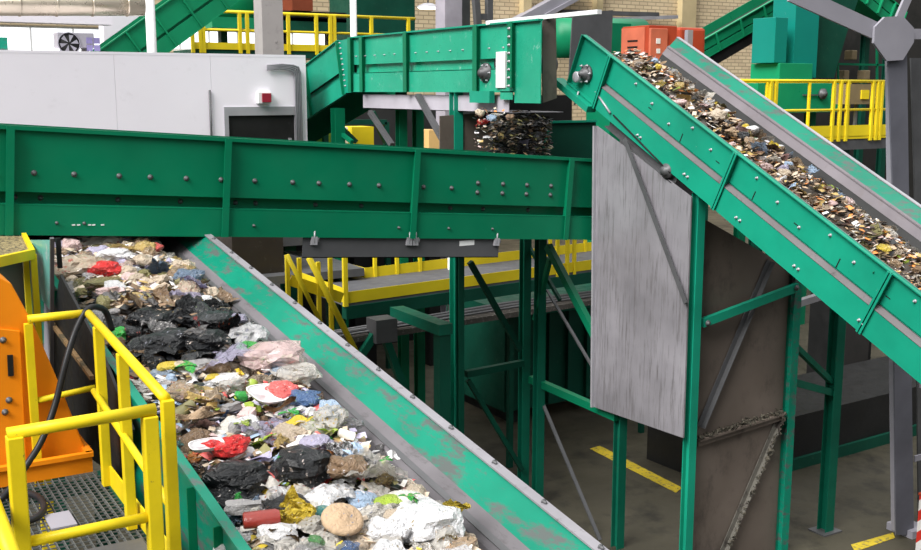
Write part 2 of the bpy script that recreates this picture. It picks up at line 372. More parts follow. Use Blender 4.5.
ff.box(m, s0, s1, -1.225, -1.0, .012, .02); ff.box(m, s0, s1, -1.225, -1.215, -.5, .02); m.build('drip_guard', paint('guard_grey', (.085, .085, .09), (.14, .14, .14), .66), fc)
for s in (s0+.12, s0+1.28, s0+1.36, s1-.05):
    m = MB(); ff.box(m, s-.035, s+.035, -1.08, -.99, .02, .055); m.tube([ff.p(s, -.93, .045), ff.p(s, -1.06, .045)], .012, 6); m.tube([ff.p(s+.05, -.96, .04), ff.p(s+.05, -1.05, .04)], .01, 6); m.build('clamp', STEEL, fc)
p = ff.p(s0+1.96, -1.06, .02); MB().box(p.x, p.x+.2, p.y-.004, p.y, p.z-.03, p.z+.03).build('type_plate', WHITE, fc)
m = MB()
for px in (72, 77, 88, 92, 101): q = oy(px, 225, YF-.054); m.box(q.x, q.x+.03, q.y-.002, q.y+.004, q.z-.006, q.z+.006)
m.build('worn_spots', WHITE, fc)
# worn paint chips under the plate edge: small white debris stuck on the side
for (x, wd) in ((.62, 2), (2.7, 1)):
    pass
# trestle legs
def post(parent, x, y, z1, w=.16, mat=GREEN, name='leg', z0=0, h=None):
    MB().hbeam((x, y, z0), (x, y, z1), w, h or w, .012, (0, 1, 0)).build(name, mat, parent)
xa = oy(460, 373, 12.1).x; post(fc, xa, 12.1, 4.2, .085, GREEN_SHADE)
post(fc, xa, 10.85, 4.2, .15, GREEN) if False else None
MB().beam(oy(470, 262, 12.1), oy(520, 350, 12.1), .07, .07).build('brace', GREEND, fc)
MB().beam(oy(466, 374, 12.1), oy(523, 363, 12.1), .08, .09).build('cross_beam', GREEND, fc)
MB().beam(oy(468, 380, 12.1), oy(522, 470, 12.1), .06, .06).build('brace', GREEND, fc)
post(fc, -1.2, 10.8, 4.55, .16, GREEN); post(fc, -1.2, 11.9, 4.55, .16, GREEN)

# ================================================================== TRANSFER TOWER under the steep conveyor
tw = thing('transfer_tower', 'green post frame with stained steel sheets under the steep conveyor', 'support frame', (8.4, 10.5, 0))
XT = 8.38
p1 = ox(527, 243, XT); ya = oy(526, 240, 12.3)
post(tw, XT, ox(540, 300, XT).y, 3.95, .12, GREEN_SHADE); 
post(tw, oy(525, 300, 12.2).x, 12.2, 3.95, .12, GREEN_SHADE)
MB().beam(ox(548, 246, XT), ox(600, 345, XT), .08, .10).build('brace', GREEN, tw)
MB().beam(ox(527, 243, XT+.05), ox(560, 300, XT+.05), .04, .05).build('brace', GREEND, tw)
a = ox(531, 379, XT+.04); b = ox(617, 417, XT+.04)
MB().beam(a, b, .09, .10).build('cross_beam', GREEN, tw)
MB().beam(ox(535, 385, XT+.05), ox(600, 540, XT+.05), .05, .02).build('brace', DSTEEL, tw)
MB().beam(ox(547, 290, XT+.05), ox(592, 366, XT+.05), .04, .02).build('brace', DSTEEL, tw)
MB().beam(ox(535, 320, XT), ox(550, 258, XT), .06, .06).build('brace', GREEN, tw)
post(tw, XT+.10, b.y, 2.2, .12, GREEN_SHADE, name='leg')
YT = 8.96
c0 = ox(690, 300, 8.34)
post(tw, 8.40, 8.86, 4.68, .11, GREENB)           # bright corner post
xr2 = oy(786, 430, YT).x
post(tw, xr2, YT-.02, 4.45, .12, GREENW)
xs, ys = 8.30, 0
poly = [ox(596.5, 126, 8.27), ox(594, 407, 8.27), ox(683, 438, 8.27), ox(691, 197, 8.27)]
# sheet hangs on the belt-side of the tower
MB().prism([V(p) for p in poly], (.02, 0, 0)).build('stained_side_sheet', SHEET, tw, label='grey streaked steel side sheet')
m = MB(); m.beam(V(poly[0])+V((-.02, .01, 0)), V(poly[1])+V((-.02, .01, 0)), .04, .03); m.build('sheet_edge_strip', STEEL, tw)
m = MB(); a = ox(625, 140, 8.24); b = ox(686, 304, 8.24); m.lbeam(a, b, .06); m.build('diagonal_stay', DSTEEL, tw)
# brown front panel, between the two legs
xl = 8.5
z1 = 4.3
m = MB(); m.prism([(xl, YT+.02, 0), (xr2-.06, YT+.02, 0), (xr2-.06, YT+.02, oy(775, 270, YT).z), (xl, YT+.02, oy(700, 215, YT).z)], (0, .012, 0)); m.build('front_sheet', BROWN, tw, label='dirty brown front sheet')
a = oy(698, 440, YT-.03); b = oy(784, 413, YT-.03)
m = MB(); m.beam(a, b, .09, .025); m.beam(V(a)+V((0, .0, -.04)), V(b)+V((0, 0, -.04)), .02, .08); m.build('ledge_angle', BROWN, tw)
# crust of debris on the ledge (nobody could count it)
m = MB()
rr = random.Random(3)
for k in range(260):
    t = rr.random(); p = V(a).lerp(V(b), t)+V((0, rr.uniform(-.05, .03), .015+rr.random()*.05*(1-abs(t-.5))))
    r = rr.uniform(.012, .04); m.add([p+V((rr.uniform(-r, r), rr.uniform(-r, r), rr.uniform(-r, r))) for _ in range(4)], [(0, 1, 2), (0, 2, 3), (0, 3, 1), (1, 3, 2)])
o = m.build('debris_crust', GRIME); tag(o, 'dark debris crust lying along the ledge of the brown panel', 'debris', kind='stuff')
c = oy(783, 418, YT-.03); d = oy(726, 552, YT-.03)
MB().lbeam(c, d, .07).build('diagonal_stay', paint('dirty_stay', (.16, .15, .13), (.06, .05, .045), .5), tw)
MB().lbeam(oy(773, 262, YT-.03), oy(703, 428, YT-.03), .07).build('diagonal_stay', DSTEEL, tw)
m = MB()
for k in range(150):
    t = rr.random(); p = V(d).lerp(V(c), t)+V((-.02, rr.uniform(-.07, -.03), .03+rr.random()*.03))
    r = rr.uniform(.01, .035); m.add([p+V((rr.uniform(-r, r), rr.uniform(-r, r), rr.uniform(-r, r))) for _ in range(4)], [(0, 1, 2), (0, 2, 3), (0, 3, 1), (1, 3, 2)])
tag(m.build('debris_crust', GRIME), 'dark debris caught along the slanting stay of the brown panel', 'debris', kind='stuff')
a = oy(702, 323, YT-.1); b = oy(797, 287, YT-.1)
m = MB(); m.beam(a, b, .06, .10); m.build('cross_beam', GREENB, tw); 
bolt(tw, V(a)+V((.05, -.04, 0)), 'y', .03); bolt(tw, V(b)+V((-.05, -.04, 0)), 'y', .03)
# dark space side: rear wall sheet of the tower chute
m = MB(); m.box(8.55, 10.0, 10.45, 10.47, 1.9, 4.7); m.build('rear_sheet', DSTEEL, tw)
# far leg pair
lg = thing('support_leg', 'shade-darkened green H post braced to the tower, left of the grey column', 'support post', oz(825, 531, 0))
L = V(lg.location); top = oy(833, 312, L.y)
MB().hbeam(L, (L.x, L.y, 4.3), .15, .15, .014, (0, 1, 0)).build('post', GREEN_SHADE, lg)
MB().box(L.x-.17, L.x+.17, L.y-.14, L.y+.14, 0, .02).build('base_plate', DSTEEL, lg)
j = V((xr2, YT, 0)); 
def between(px1, py1, px2, py2, w, nm, mat=GREEN_SHADE):
    a = oy(px1, py1, YT); t = oy(px2, py2, L.y)
    MB().beam((xr2+.05, YT, a.z), (L.x-.06, L.y, t.z), w, w).build(nm, mat, lg)
between(789, 382, 821, 394, .09, 'strut'); between(791, 345, 822, 383, .07, 'strut'); between(789, 305, 822, 293, .08, 'strut', STEEL)

# ================================================================== STEEP CONVEYOR
st = thing('belt_conveyor', 'steep bright green conveyor carrying small waste down to the right edge', 'conveyor', (8.9, 7.5, 0), 'green belt conveyors')
sd = V((0, -1, -.495)).normalized(); sv = V((0, -.495, 1)).normalized()
sf = Fr((8.3, 10.84, 6.47), sd, sv, (-1, 0, 0))
T0 = -.68; SL = 9.0
m = MB()
sf.box(m, 0, SL, -.34, 0, -.012, 0)
sf.box(m, .62, SL, -.40, -.34, -.06, -.05); sf.box(m, .62, SL, -.345, -.335, -.06, 0)
sf.box(m, .62, SL, T0, -.40, .03, .042)
sf.box(m, .62, SL, T0, T0+.012, -.08, .035)
sf.box(m, .0, .62, T0+.03, -.34, -.012, 0)
m.build('side_panel', GREENB, st)
m = MB(); sf.hexstrip(m, .64, SL, (-.345, -.045), (-.40, .045), .008); m.build('recess_strip', DUSTY, st)
m = MB(); sf.box(m, 0, SL, -.012, 0, -.02, .04); sf.box(m, 0, .012, T0+.03, 0, -.02, .06); sf.box(m, 0, .62, T0+.03, T0+.04, 0, .06); m.build('top_flange', GREENB, st)
for s in (.62, 2.97, 5.16, 7.35):
    m = MB(); sf.box(m, s-.006, s+.006, T0, 0, -.01, .07); sf.box(m, s-.03, s+.03, T0, 0, .06, .07); m.build('stiffener', GREENB, st)
for k in range(24):
    s = 1.15+.36*k
    if s > 8.5: break
    bolt(st, sf.p(s, -.10-(k % 3)*.07, 0), 'x', .014)
for k in range(12):
    s = 1.5+.62*k
    if s > 8.5: break
    m = MB(); sf.box(m, s-.006, s+.006, -.33, -.23, 0, .004) if k % 2 else sf.box(m, s-.03, s+.03, -.24, -.232, 0, .004); m.build('slot', BLACK, st)
for k in range(8):
    s = 1.5+.9*k; p = sf.p(s, -.58, .042); bolt(st, p, 'x', .014); bolt(st, sf.p(s+.06, -.58, .042), 'x', .014)
# head pulley bearing
c = sf.p(.26, -.40, 0)
m = MB().lathe([(.11, -.0), (.11, -.03), (.08, -.04), (.06, -.04), (.06, -.08), (.03, -.08), (.03, -.12)], c, 16, 'x'); bh = m.build('bearing', DSTEEL, st)
m = MB().lathe([(.07, -.02), (.07, -.10), (.05, -.11)], V(c)+V((0, .10, -.04)), 14, 'x'); m.build('bearing_cover', STEEL, bh)
for k in range(6):
    t = k*math.pi/3; bolt(bh, V(c)+V((-.045, .11*math.cos(t), .11*math.sin(t))), 'x', .014)
m = MB(); sf.box(m, -.16, .62, T0-.06, T0+.02, 0, .14); m.build('scraper_arm', GREENB, st)
m = MB(); m.tube([sf.p(.55, -.5, .03), sf.p(.95, -.58, .06)], .015, 6); m.tube([sf.p(.3, -.62, .08), sf.p(.3, -.8, .08)], .012, 6); m.build('tension_rod', STEEL, st)
# lower skid rails with slots and the little return roller
m = MB(); sf.box(m, .9, 2.25, T0-.10, T0-.01, -.05, -.035); sf.box(m, .9, 2.25, T0-.11, T0-.098, -.05, .03); m.build('tensioner_rail', DSTEEL, st)
m = MB(); m.tube([sf.p(1.0, T0+.1, .05), sf.p(2.2, T0-.0, .05)], .010, 6); m.build('tension_rod', BLACK, st)
c = sf.p(2.12, T0-.02, .0)
m = MB().lathe([(.085, .02), (.085, -.05), (.05, -.06), (.05, -.09)], c, 14, 'x'); m.build('return_roller', DSTEEL, st)
# inner structure
W = 1.5
fx = 8.3+W
g = Fr((fx, 10.84, 6.47), sd, sv, (-1, 0, 0))
m = MB(); g.box(m, 0, SL, -.20, 0, -.012, 0)
m2 = MB(); g.hexstrip(m2, 0, SL, (0, .0), (-.14, .09), .01)
m2.build('far_side_board', GREENW, st)
g.box(m, 0, SL, T0, -.20, -.012, 0); m.build('side_panel', GREENB, st)
m = MB(); g.box(m, 0, SL, 0, .01, -.03, .02); m.build('top_flange', STEEL, st)
m = MB(); g.hexstrip(m, 0, SL, (-.12, .085), (-.24, .15), .02); g.box(m, 0, SL, -.14, -.125, .08, .125); m.build('skirt', SKIRTL, st)
m = MB(); g.hexstrip(m, 0, SL, (-.24, .145), (-.41, .20), .02); m.build('belt_edge_seal', RUBBER, st)
m = MB(); sf.box(m, .25, SL, -.42, -.405, -1.47, -.03); m.build('belt', RUBBER, st)
m = MB(); sf.box(m, .02, SL, -.03, -.01, -.05, -.012); m.build('skirt_edge', SKIRT, st)
c = sf.p(.3, -.52, -.1); MB().tube([c, V(c)+V((1.3, 0, 0))], .11, 16).build('head_pulley', DSTEEL, st)
m = MB(); sf.box(m, 1.2, SL, T0+.02, T0+.03, -1.47, -.02); m.build('bottom_cover', GREEND, st)
e = sf.p(8.7, T0, -.1); 
for xx in (8.4, 9.7): MB().hbeam((xx, e.y, 0), (xx, e.y, e.z), .14, .14, .012, (0, 1, 0)).build('leg', GREEN, st)

GREENR = paint('chalky_green_paint', (.02, .33, .20), (.30, .50, .42), .60, .30, 2.5, var=.2, soft=.12)
# ================================================================== REAR FEED CONVEYOR (rear centre)
rc = thing('belt_conveyor', 'bright green rear conveyor dropping waste onto the crossing conveyor', 'conveyor', (8.1, 14, 0), 'green belt conveyors')
XR = 7.66; rf = Fr((XR, 10.87, 6.63), (0, 1, 0), (0, 0, 1), (-1, 0, 0))
yb = 16.1-10.87; ye = [ox(q, 60, XR-.07).y-10.87 for q in (361, 405, 475, 510)]
y1 = ye[3]
m = MB()
rf.box(m, y1, yb, -.42, 0, -.012, 0); rf.box(m, y1, yb, -.56, -.42, -.07, -.058); rf.box(m, y1, yb, -.43, -.42, -.07, 0); rf.box(m, y1, yb, -.57, -.555, -.07, .02)
rf.box(m, y1, yb, -.85, -.56, .008, .02); rf.box(m, y1, yb, -.86, -.845, -.1, .03)
rf.box(m, 0, y1, -.99, 0, -.012, 0); rf.box(m, y1, y1+.28, -.95, -.80, .02, .03)
m.build('side_panel', GREENR, rc)
m = MB(); rf.box(m, 0, yb, -.01, .012, -.03, .045); m.build('top_flange', GREENB, rc)
for s in ye+[.02, yb]:
    m = MB(); rf.box(m, s-.008, s+.008, -.86 if s > y1 else -.8, 0, 0, .08); rf.box(m, s-.05, s+.05, -.86 if s > y1 else -.8, 0, .072, .082)
    if s > .03: m.build('stiffener', GREEN, rc)
for k in range(14): bolt(rc, rf.p(y1+.25+k*.33, -.30, 0), 'x', .010)
for k in range(8): bolt(rc, rf.p(y1, -.08-k*.1, .082), 'x', .016)
c = ox(487, 73, XR); 
m = MB().lathe([(.13, -.0), (.13, -.03), (.085, -.05), (.085, -.08), (.045, -.08), (.045, -.12)], c, 16, 'x'); bh = m.build('bearing', DSTEEL, rc)
for k in range(6):
    t = k*math.pi/3; bolt(bh, V(c)+V((-.03, .11*math.cos(t), .11*math.sin(t))), 'x', .013)
a = ox(499, 52, XR); b = ox(508, 88, XR); MB().box(XR-.05, XR-.0, b.y, a.y, b.z, a.z).build('tensioner_cover', WHITE, rc, .006)
a = ox(472, 91, XR-.06); b = ox(492, 103, XR-.06); MB().box(XR-.1, XR-.02, b.y, a.y, b.z, a.z).build('bearing_bracket', GREENB, rc)
# bend piece and descending run
ang = .27
u2 = V((0, 1, -ang)).normalized(); v2 = V((0, ang, 1)).normalized()
r2 = Fr((XR, 10.87+yb+.55, 6.63-.03), u2, v2, (-1, 0, 0))
p0 = rf.p(yb, 0, 0); p1 = rf.p(yb, -.86, 0); p2 = r2.p(0, -.88, 0); p3 = r2.p(0, 0, 0)
MB().prism([p0, p1, p2, p3], (.012, 0, 0)).build('bend_plate', GREENB, rc)
m = MB(); r2.box(m, 0, 10, -.5, 0, -.012, 0); r2.box(m, 0, 10, -.62, -.5, -.07, -.058); r2.box(m, 0, 10, -.9, -.62, 0, .012); m.build('side_panel', GREENB, rc)
m = MB(); r2.box(m, 0, 10, -.005, .01, -.03, .04); m.build('top_flange', GREENB, rc)
for k in range(5): m = MB(); r2.box(m, .02+k*1.4-.01, .02+k*1.4+.01, -.9, 0, 0, .06); m.build('stiffener', GREEN, rc)
for k in range(9): bolt(rc, rf.p(yb+.04, -.05-.09*k, 0), 'x', .014); bolt(rc, r2.p(-.04, -.05-.09*k, 0), 'x', .014)
m = MB(); rf.box(m, 1.35, yb, -.86, 0, -.95, -.938); r2.box(m, -.4, 10, -.9, 0, -.95, -.938); m.build('side_panel', GREEN, rc)
m = MB(); rf.box(m, 1.0, yb, -.4, -.385, -.93, -.02); r2.box(m, 0, 10, -.4, -.385, -.93, -.02); m.build('belt', RUBBER, rc)
c = rf.p(1.0, -.5, -.05); MB().tube([c, V(c)+V((.85, 0, 0))], .12, 16).build('head_pulley', DSTEEL, rc)
m = MB(); rf.box(m, .75, yb-.25, -1.12, -.90, -.05, -.04); rf.box(m, .75, yb-.25, -1.12, -1.11, -.9, -.04); m.build('drip_pan', paint('pan_grey', (.45, .42, .47), (.3, .28, .3), .66), rc)
for px in (453,):
    p = ox(px, 92, XR); MB().hbeam((XR+.05, p.y, 0), (XR+.05, p.y, 5.78), .14, .14, .012).build('leg', GREENB, rc)
p = ox(403, 112, XR); MB().hbeam((XR+.5, p.y+1, 0), (XR+.5, p.y+1, 5.78), .14, .14, .012).build('leg', GREEN, rc)
p = ox(335, 112, XR); MB().hbeam((XR+.05, p.y, 0), (XR+.05, p.y, 5.5), .18, .18, .012).build('leg', GREEN, rc)
MB().hbeam((XR+.85, 15.5, 0), (XR+.85, 15.5, 5.7), .14, .14, .012).build('leg', GREEN, rc)
MB().hbeam((XR+.85, 21.5, 0), (XR+.85, 21.5, 4.6), .14, .14, .012).build('leg', GREEN, rc)
MB().beam(ox(337, 130, XR+.1), ox(352, 142, XR+.1), .06, .06).build('brace', GREEN, rc)
MB().beam(ox(370, 112, XR), ox(392, 145, XR), .07, .07).build('brace', DSTEEL, rc)
MB().beam(ox(418, 95, XR-.05), ox(444, 142, XR-.05), .09, .05).build('brace', DSTEEL, rc)
# perforated angle lying along the top edge
a = ox(488, 24.5, XR-.02); m = MB(); e = V((a.x+.0, a.y, a.z+.02)); q = oy(583, 11, 10.2)
m.beam(e, (XR+.35, 10.2, oy(583, 11, 10.2).z), .08, .05)
o = m.build('cable_tray', WHITE); tag(o, 'white cable tray laid along the top edge of the rear conveyor', 'cable tray')

# head chute plates
ch = thing('discharge_chute', 'dark grey chute plates between the rear conveyor head and steep conveyor', 'chute', (8.5, 12, 4.4))
Y = 11.15
m = MB(); m.prism([oy(573, 14, 12.2), oy(613, 10, 12.2), oy(611, 62, 12.2), oy(596, 92, 12.2), oy(568, 92, 12.2)], (0, .02, 0)); m.build('rear_plate', DSTEEL, ch, label='dark grey rubbed steel plate')
m = MB(); m.prism([oy(543, 20, 11.0), oy(556, 17, 11.0), oy(557, 98, 11.0), oy(543, 103, 11.0)], (0, .02, 0)); m.build('side_plate', BROWN, ch)
# receiving hopper on the crossing conveyor
hp = thing('receiving_hopper', 'dark green flared hopper plate on the right end of the crossing conveyor', 'hopper', (8, 12, 4.9))
Yh = 12.1
m = MB(); m.prism([oy(551, 122, Yh), oy(596, 121, Yh), oy(596, 165, Yh), oy(540, 165, Yh)], (0, .015, 0)); m.build('flared_plate', GREEND, hp)
m = MB(); m.beam(oy(551, 122, Yh-.02), oy(596, 121, Yh-.02), .04, .03); m.beam(oy(551, 122, Yh-.02), oy(540, 158, Yh-.02), .03, .02); m.build('rim', GREENB, hp)
m = MB(); m.prism([oy(440, 116, 12.9), oy(482, 113, 12.9), oy(500, 165, 12.9), oy(440, 165, 12.9)], (0, .02, 0)); m.build('rear_plate', BROWN, hp)
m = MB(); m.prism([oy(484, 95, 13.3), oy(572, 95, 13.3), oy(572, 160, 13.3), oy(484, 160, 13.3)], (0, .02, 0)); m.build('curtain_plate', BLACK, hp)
# ================================================================== WASTE BELT CONVEYOR
XRW, XLW = 3.39, 1.71
ws = .147
def zt(Y): return 3.4+ws*(Y-4.26)
wc = thing('belt_conveyor', 'wide open conveyor full of household waste rising away under the crossing conveyor', 'conveyor', (2.5, 7, 0), 'green belt conveyors')
wu = V((0, 1, ws)).normalized(); wv = V((0, -ws, 1)).normalized()
Ya, Yz = 2.6, 14.6
def wq(m, a, b, Y0=Ya, Y1=Yz, th=.012):
    """a strip along the conveyor between cross-section points a=(X,dz) and b=(X,dz)"""
    d = V((b[0]-a[0], 0, b[1]-a[1])).normalized(); n = V((-d.z, 0, d.x))*th
    P = lambda c, Y, o: V((c[0], Y, zt(Y)+c[1]))+o
    z = V((0, 0, 0))
    return m.hexa([P(a, Y0, z), P(b, Y0, z), P(b, Y0, n), P(a, Y0, n), P(a, Y1, z), P(b, Y1, z), P(b, Y1, n), P(a, Y1, n)])
m = MB(); wq(m, (3.39, 0), (3.2, -.17)); wq(m, (3.43, 0), (3.43, -.8)); m.build('right_side_wall', GREENW, wc)
m = MB(); wq(m, (3.37, .004), (3.44, .004)); m.build('top_flange', FLANGE, wc)
for k in range(22):
    Y = 3.2+k*.52; o = bolt(wc, (3.41, Y, zt(Y)+.02), 'y', .014)
m = MB(); wq(m, (3.22, -.15), (3.10, -.25), th=.02); wq(m, (3.10, -.25), (3.02, -.38), th=.02); m.build('skirt', SKIRT, wc)
m = MB(); wq(m, (3.155, -.19), (3.125, -.21), th=.035); m.build('clamp_bar', DSTEEL, wc)
m = MB(); wq(m, (XLW, 0), (XLW+.06, -.2)); wq(m, (XLW, 0), (XLW, -.8)); m.build('left_side_wall', GREENW, wc)
m = MB(); wq(m, (XLW-.03, .004), (XLW+.03, .004)); m.build('top_flange', GREENW, wc)
for k in range(24):
    Y = 3.0+k*.46; m = MB(); m.hexa([(XLW-.05, Y-.006, zt(Y)-.78), (XLW-.002, Y-.006, zt(Y)-.78), (XLW-.002, Y+.006, zt(Y)-.78), (XLW-.05, Y+.006, zt(Y)-.78), (XLW-.05, Y-.006, zt(Y)-.03), (XLW-.002, Y-.006, zt(Y)-.03), (XLW-.002, Y+.006, zt(Y)-.03), (XLW-.05, Y+.006, zt(Y)-.03)]); m.build('wall_rib', GREEN, wc)
m = MB(); wq(m, (XLW+.05, -.4), (3.0, -.4), th=.015); wq(m, (XLW+.1, -.75), (3.3, -.75), th=.015); m.build('belt', RUBBER, wc)
for Y in (3.5, 6.9, 10.2, 13.6):
    for X in (XLW+.02, 3.38): MB().hbeam((X, Y, 0), (X, Y, zt(Y)-.8), .12, .12, .01, (0, 1, 0)).build('leg', GREEND, wc)
# left belt-side screen plates (blue-green), behind the railing
sc = thing('side_screen', 'pale green screen plate with grey edge left of the waste belt', 'screen', (1.5, 9.4, 3.0))
Xs = 1.58
m = MB(); m.prism([ox(30, 240, Xs), ox(52, 240, Xs), ox(52, 312, Xs), ox(42, 300, Xs)], (.015, 0, 0)); m.build('plate', paint('pale_green', (.12, .38, .34), (.4, .42, .45), .56, .35, 3, soft=.1), sc)
MB().beam(ox(52, 238, Xs), ox(52, 410, Xs), .03, .03).build('edge_bar', DSTEEL, sc)
MB().prism([ox(44, 302, Xs+.02), ox(52, 314, Xs+.02), ox(52, 420, Xs+.02), ox(44, 400, Xs+.02)], (.015, 0, 0)).build('lower_plate', GREYP, sc)
m = MB().beam(ox(58, 238, 1.66), ox(60, 268, 1.66), .035, .035); tag(m.build('steel_bar', BLACK), 'thin black upright bar between the screen and the waste belt', 'bar')
m = MB().beam(ox(48, 318, 1.6), ox(92, 378, 1.6), .03, .03); tag(m.build('steel_bar', paint('rusty_bar', (.25, .16, .08), (.1, .08, .05), .5)), 'rusty thin slanting bar behind the hose, left of the waste belt', 'bar')
# dark machinery trough under it
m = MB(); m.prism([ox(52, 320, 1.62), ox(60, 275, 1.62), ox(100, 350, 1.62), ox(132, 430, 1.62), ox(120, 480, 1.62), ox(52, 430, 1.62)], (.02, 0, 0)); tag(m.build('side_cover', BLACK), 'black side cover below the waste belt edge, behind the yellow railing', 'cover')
# small raised tray with debris, far left
tr = thing('debris_tray', 'brown debris covered tray with yellow edge at the left edge', 'tray', (.9, 10, 3.6))
Yt = 9.2; a = oy(-30, 277, Yt); b = oy(33, 256, Yt)
zt2 = b.z
A = oz(-30, 268, zt2); B = oz(33, 254, zt2); C = oz(24, 236, zt2); Dd = oz(-40, 236, zt2)
MB().prism([A, B, C, Dd], (0, 0, -.03)).build('tray_floor', paint('litter_brown', (.30, .24, .12), (.04, .035, .03), .5, .9, 12, soft=.05), tr)
m = MB(); m.beam(A, B, .05, .08); m.beam(B, C, .04, .06); m.build('edge', YEL, tr)
MB().beam(B, (B.x, B.y, 0), .05, .05).build('leg', YEL, tr)
MB().beam(C, (C.x, C.y, 0), .05, .05).build('leg', YEL, tr)
MB().prism([(A.x, A.y+.05, zt2-.04), (B.x-.08, B.y+.05, zt2-.04), (B.x-.08, B.y+.05, 2.6), (A.x, A.y+.05, 2.6)], (0, .02, 0)).build('apron', BROWN, tr)

# ================================================================== FOREGROUND PLATFORM
zp = 3.2; zr = 4.3
pf = thing('work_platform', 'grated work platform beside the waste belt, inside the yellow railing', 'platform', (1.0, 6, 0))
gx0, gx1, gy0, gy1 = .05, 1.52, 4.2, 7.42
m = MB(); 
k = gx0
while k < gx1: m.box(k-.0015, k+.0015, gy0, gy1, zp-.03, zp); k += .045
y = gy0
while y < gy1: m.box(gx0, gx1, y-.001, y+.001, zp-.010, zp-.001); y += .06
m.build('grating', GRATE, pf)
m = MB(); m.box(gx0-.04, gx0, gy0, gy1, zp-.14, zp); m.box(gx1, gx1+.05, gy0, gy1, zp-.14, zp); m.box(gx0, gx1, gy0-.04, gy0, zp-.14, zp); m.box(gx0, gx1, gy1-.04, gy1, zp-.14, zp-.035); m.build('frame', GREEND, pf)
for x in (gx0, gx1):
    for y in (gy0+.1, gy1-.1): MB().hbeam((x+.02, y, 0), (x+.02, y, zp-.14), .12, .12).build('leg', GREEND, pf)
a = oz(92, 485, zp); MB().box(1.05, 1.20, 6.5, 6.75, zp, zp+.012).build('patch_plate', GREYP, pf)
MB().box(1.02, 1.48, 5.0, 6.1, zp, zp+.008).build('walk_sheet', DSTEEL, pf)
# railing along the belt side
TR = .028
ra = thing('safety_railing', 'yellow railing along the waste belt with slanting rails', 'railing', (1.45, 6, zp))
P0 = oz(165, 398, zr); P1 = oz(88, 313, zr)
Q0 = V((P0.x+.0, P0.y, 0)); 
def sq(m, a, b, w=.055): return m.beam(a, b, w, w)
m = MB(); m.tube([P0+V((0, -.0, -.0)), P1], TR, 12); m.build('top_rail', YEL, ra)
a = ox(94, 391, P1.x-.05); b = ox(170, 505, P0.x)
m = MB(); m.tube([a, b], TR*.8, 10); m.build('mid_rail', YEL, ra)
def rpost(x, y, z1, z0=zp): m = MB(); m.beam((x, y, z0), (x, y, z1), .06, .06, (0, 1, 0)); m.build('post', YEL, ra, .004)
rpost(P0.x+.01, P0.y, zr-.01, 3.0); 
for tt in (.17, .52):
    q = P1.lerp(P0, tt); rpost(q.x, q.y, zr-.02)
t0 = V((P1.x-.0, P1.y+.02, zp)); m = MB(); m.beam((1.5, 4.3, zp+.07), (P1.x, 7.28, zp+.07), .012, .14); m.build('toe_board', YEL, ra)
# return rail at the far end, behind the hose
rb = thing('safety_railing', 'short yellow railing behind the orange machine, hung with a hose', 'railing', (1.3, 7.5, zp))
P2 = oz(27, 318.5, zr); m = MB(); m.tube([P1, V((P2.x, P1.y, P2.z))], TR, 12); m.build('top_rail', YEL, rb)
a = oy(95, 387.5, P1.y); b = oy(37, 400.5, P1.y); m = MB(); m.tube([a, b], TR*.75, 10); m.build('mid_rail', YEL, rb)
m = MB(); m.beam((P2.x, P1.y, zp-.1), (P2.x, P1.y, zr-.03), .05, .05, (0, 1, 0)); m.build('post', YEL, rb)
# gate
gt = thing('railing_gate', 'yellow gate frame in the left foreground, in front of the grating', 'gate', (1, 5.0, zp))
G0 = oz(12, 431, zr); G1 = oz(154, 407, zr); G0.y = G1.y = 5.02
G0 = oy(14, 433, 5.02); G1 = oy(149, 410, 5.02)
m = MB(); m.tube([G0+V((-.03, 0, 0)), G1+V((.03, 0, 0))], .030, 12); m.build('top_rail', YEL, gt)
for g in (G0, G1): m = MB(); m.beam((g.x, g.y, zp-.1), (g.x, g.y, zr-.03), .07, .075, (0, 1, 0)); m.build('post', YEL, gt, .006)
a = oy(33, 541, 5.02); b = oy(148, 517, 5.02); m = MB(); m.tube([(G0.x, 5.02, a.z), (G1.x, 5.02, b.z)], .026, 12); m.build('mid_rail', YEL, gt)
# near-left rail end
lr = thing('safety_railing', 'yellow slanting rail at the bottom left corner', 'railing', (.4, 4.6, zp))
a = oz(-30, 440, zr-.35); b = oz(14, 560, zr-.35); m = MB(); m.tube([a, b], .035, 12); m.build('rail', YEL, lr)
m = MB(); m.beam(V((b.x, b.y, zp)), b, .05, .05, (0, 1, 0)); m.build('post', YEL, lr)
# hose
m = MB()
pts = []
for (x, y, dz) in ((-10, 362, 0), (8, 352, 0), (30, 300+28, 0)): pass
ctrl = [(0, 500, 7.1), (12, 486, 7.15), (28, 463, 7.2), (42, 440, 7.25), (55, 405, 7.33), (65, 365, 7.38), (73, 338, 7.43), (80, 321, 7.47), (88, 309, 7.5), (97, 307, 7.6), (106, 312, 7.75), (112, 330, 7.8)]
cp = [oy(x, y, Y) for x, y, Y in ctrl]
def smooth(c, n=5):
    out = []
    for i in range(len(c)-1):
        p0, p1, p2, p3 = c[max(i-1, 0)], c[i], c[i+1], c[min(i+2, len(c)-1)]
        for k in range(n):
            t = k/n; out.append(.5*((2*p1)+(p2-p0)*t+(2*p0-5*p1+4*p2-p3)*t*t+(3*p1-p0-3*p2+p3)*t**3))
    return out+[c[-1]]
m.tube(smooth(cp), .022, 10)
tag(m.build('hose', HOSE), 'black hose draped over the corner of the yellow railing', 'hose')
cp = [oz(x, y, zp+.03) for x, y in ((2, 497), (20, 492), (38, 497), (44, 508), (36, 518), (18, 523), (0, 528))]
m = MB().tube(smooth(cp), .022, 10); tag(m.build('hose', HOSE), 'black hose lying on the grating behind the gate post', 'hose')
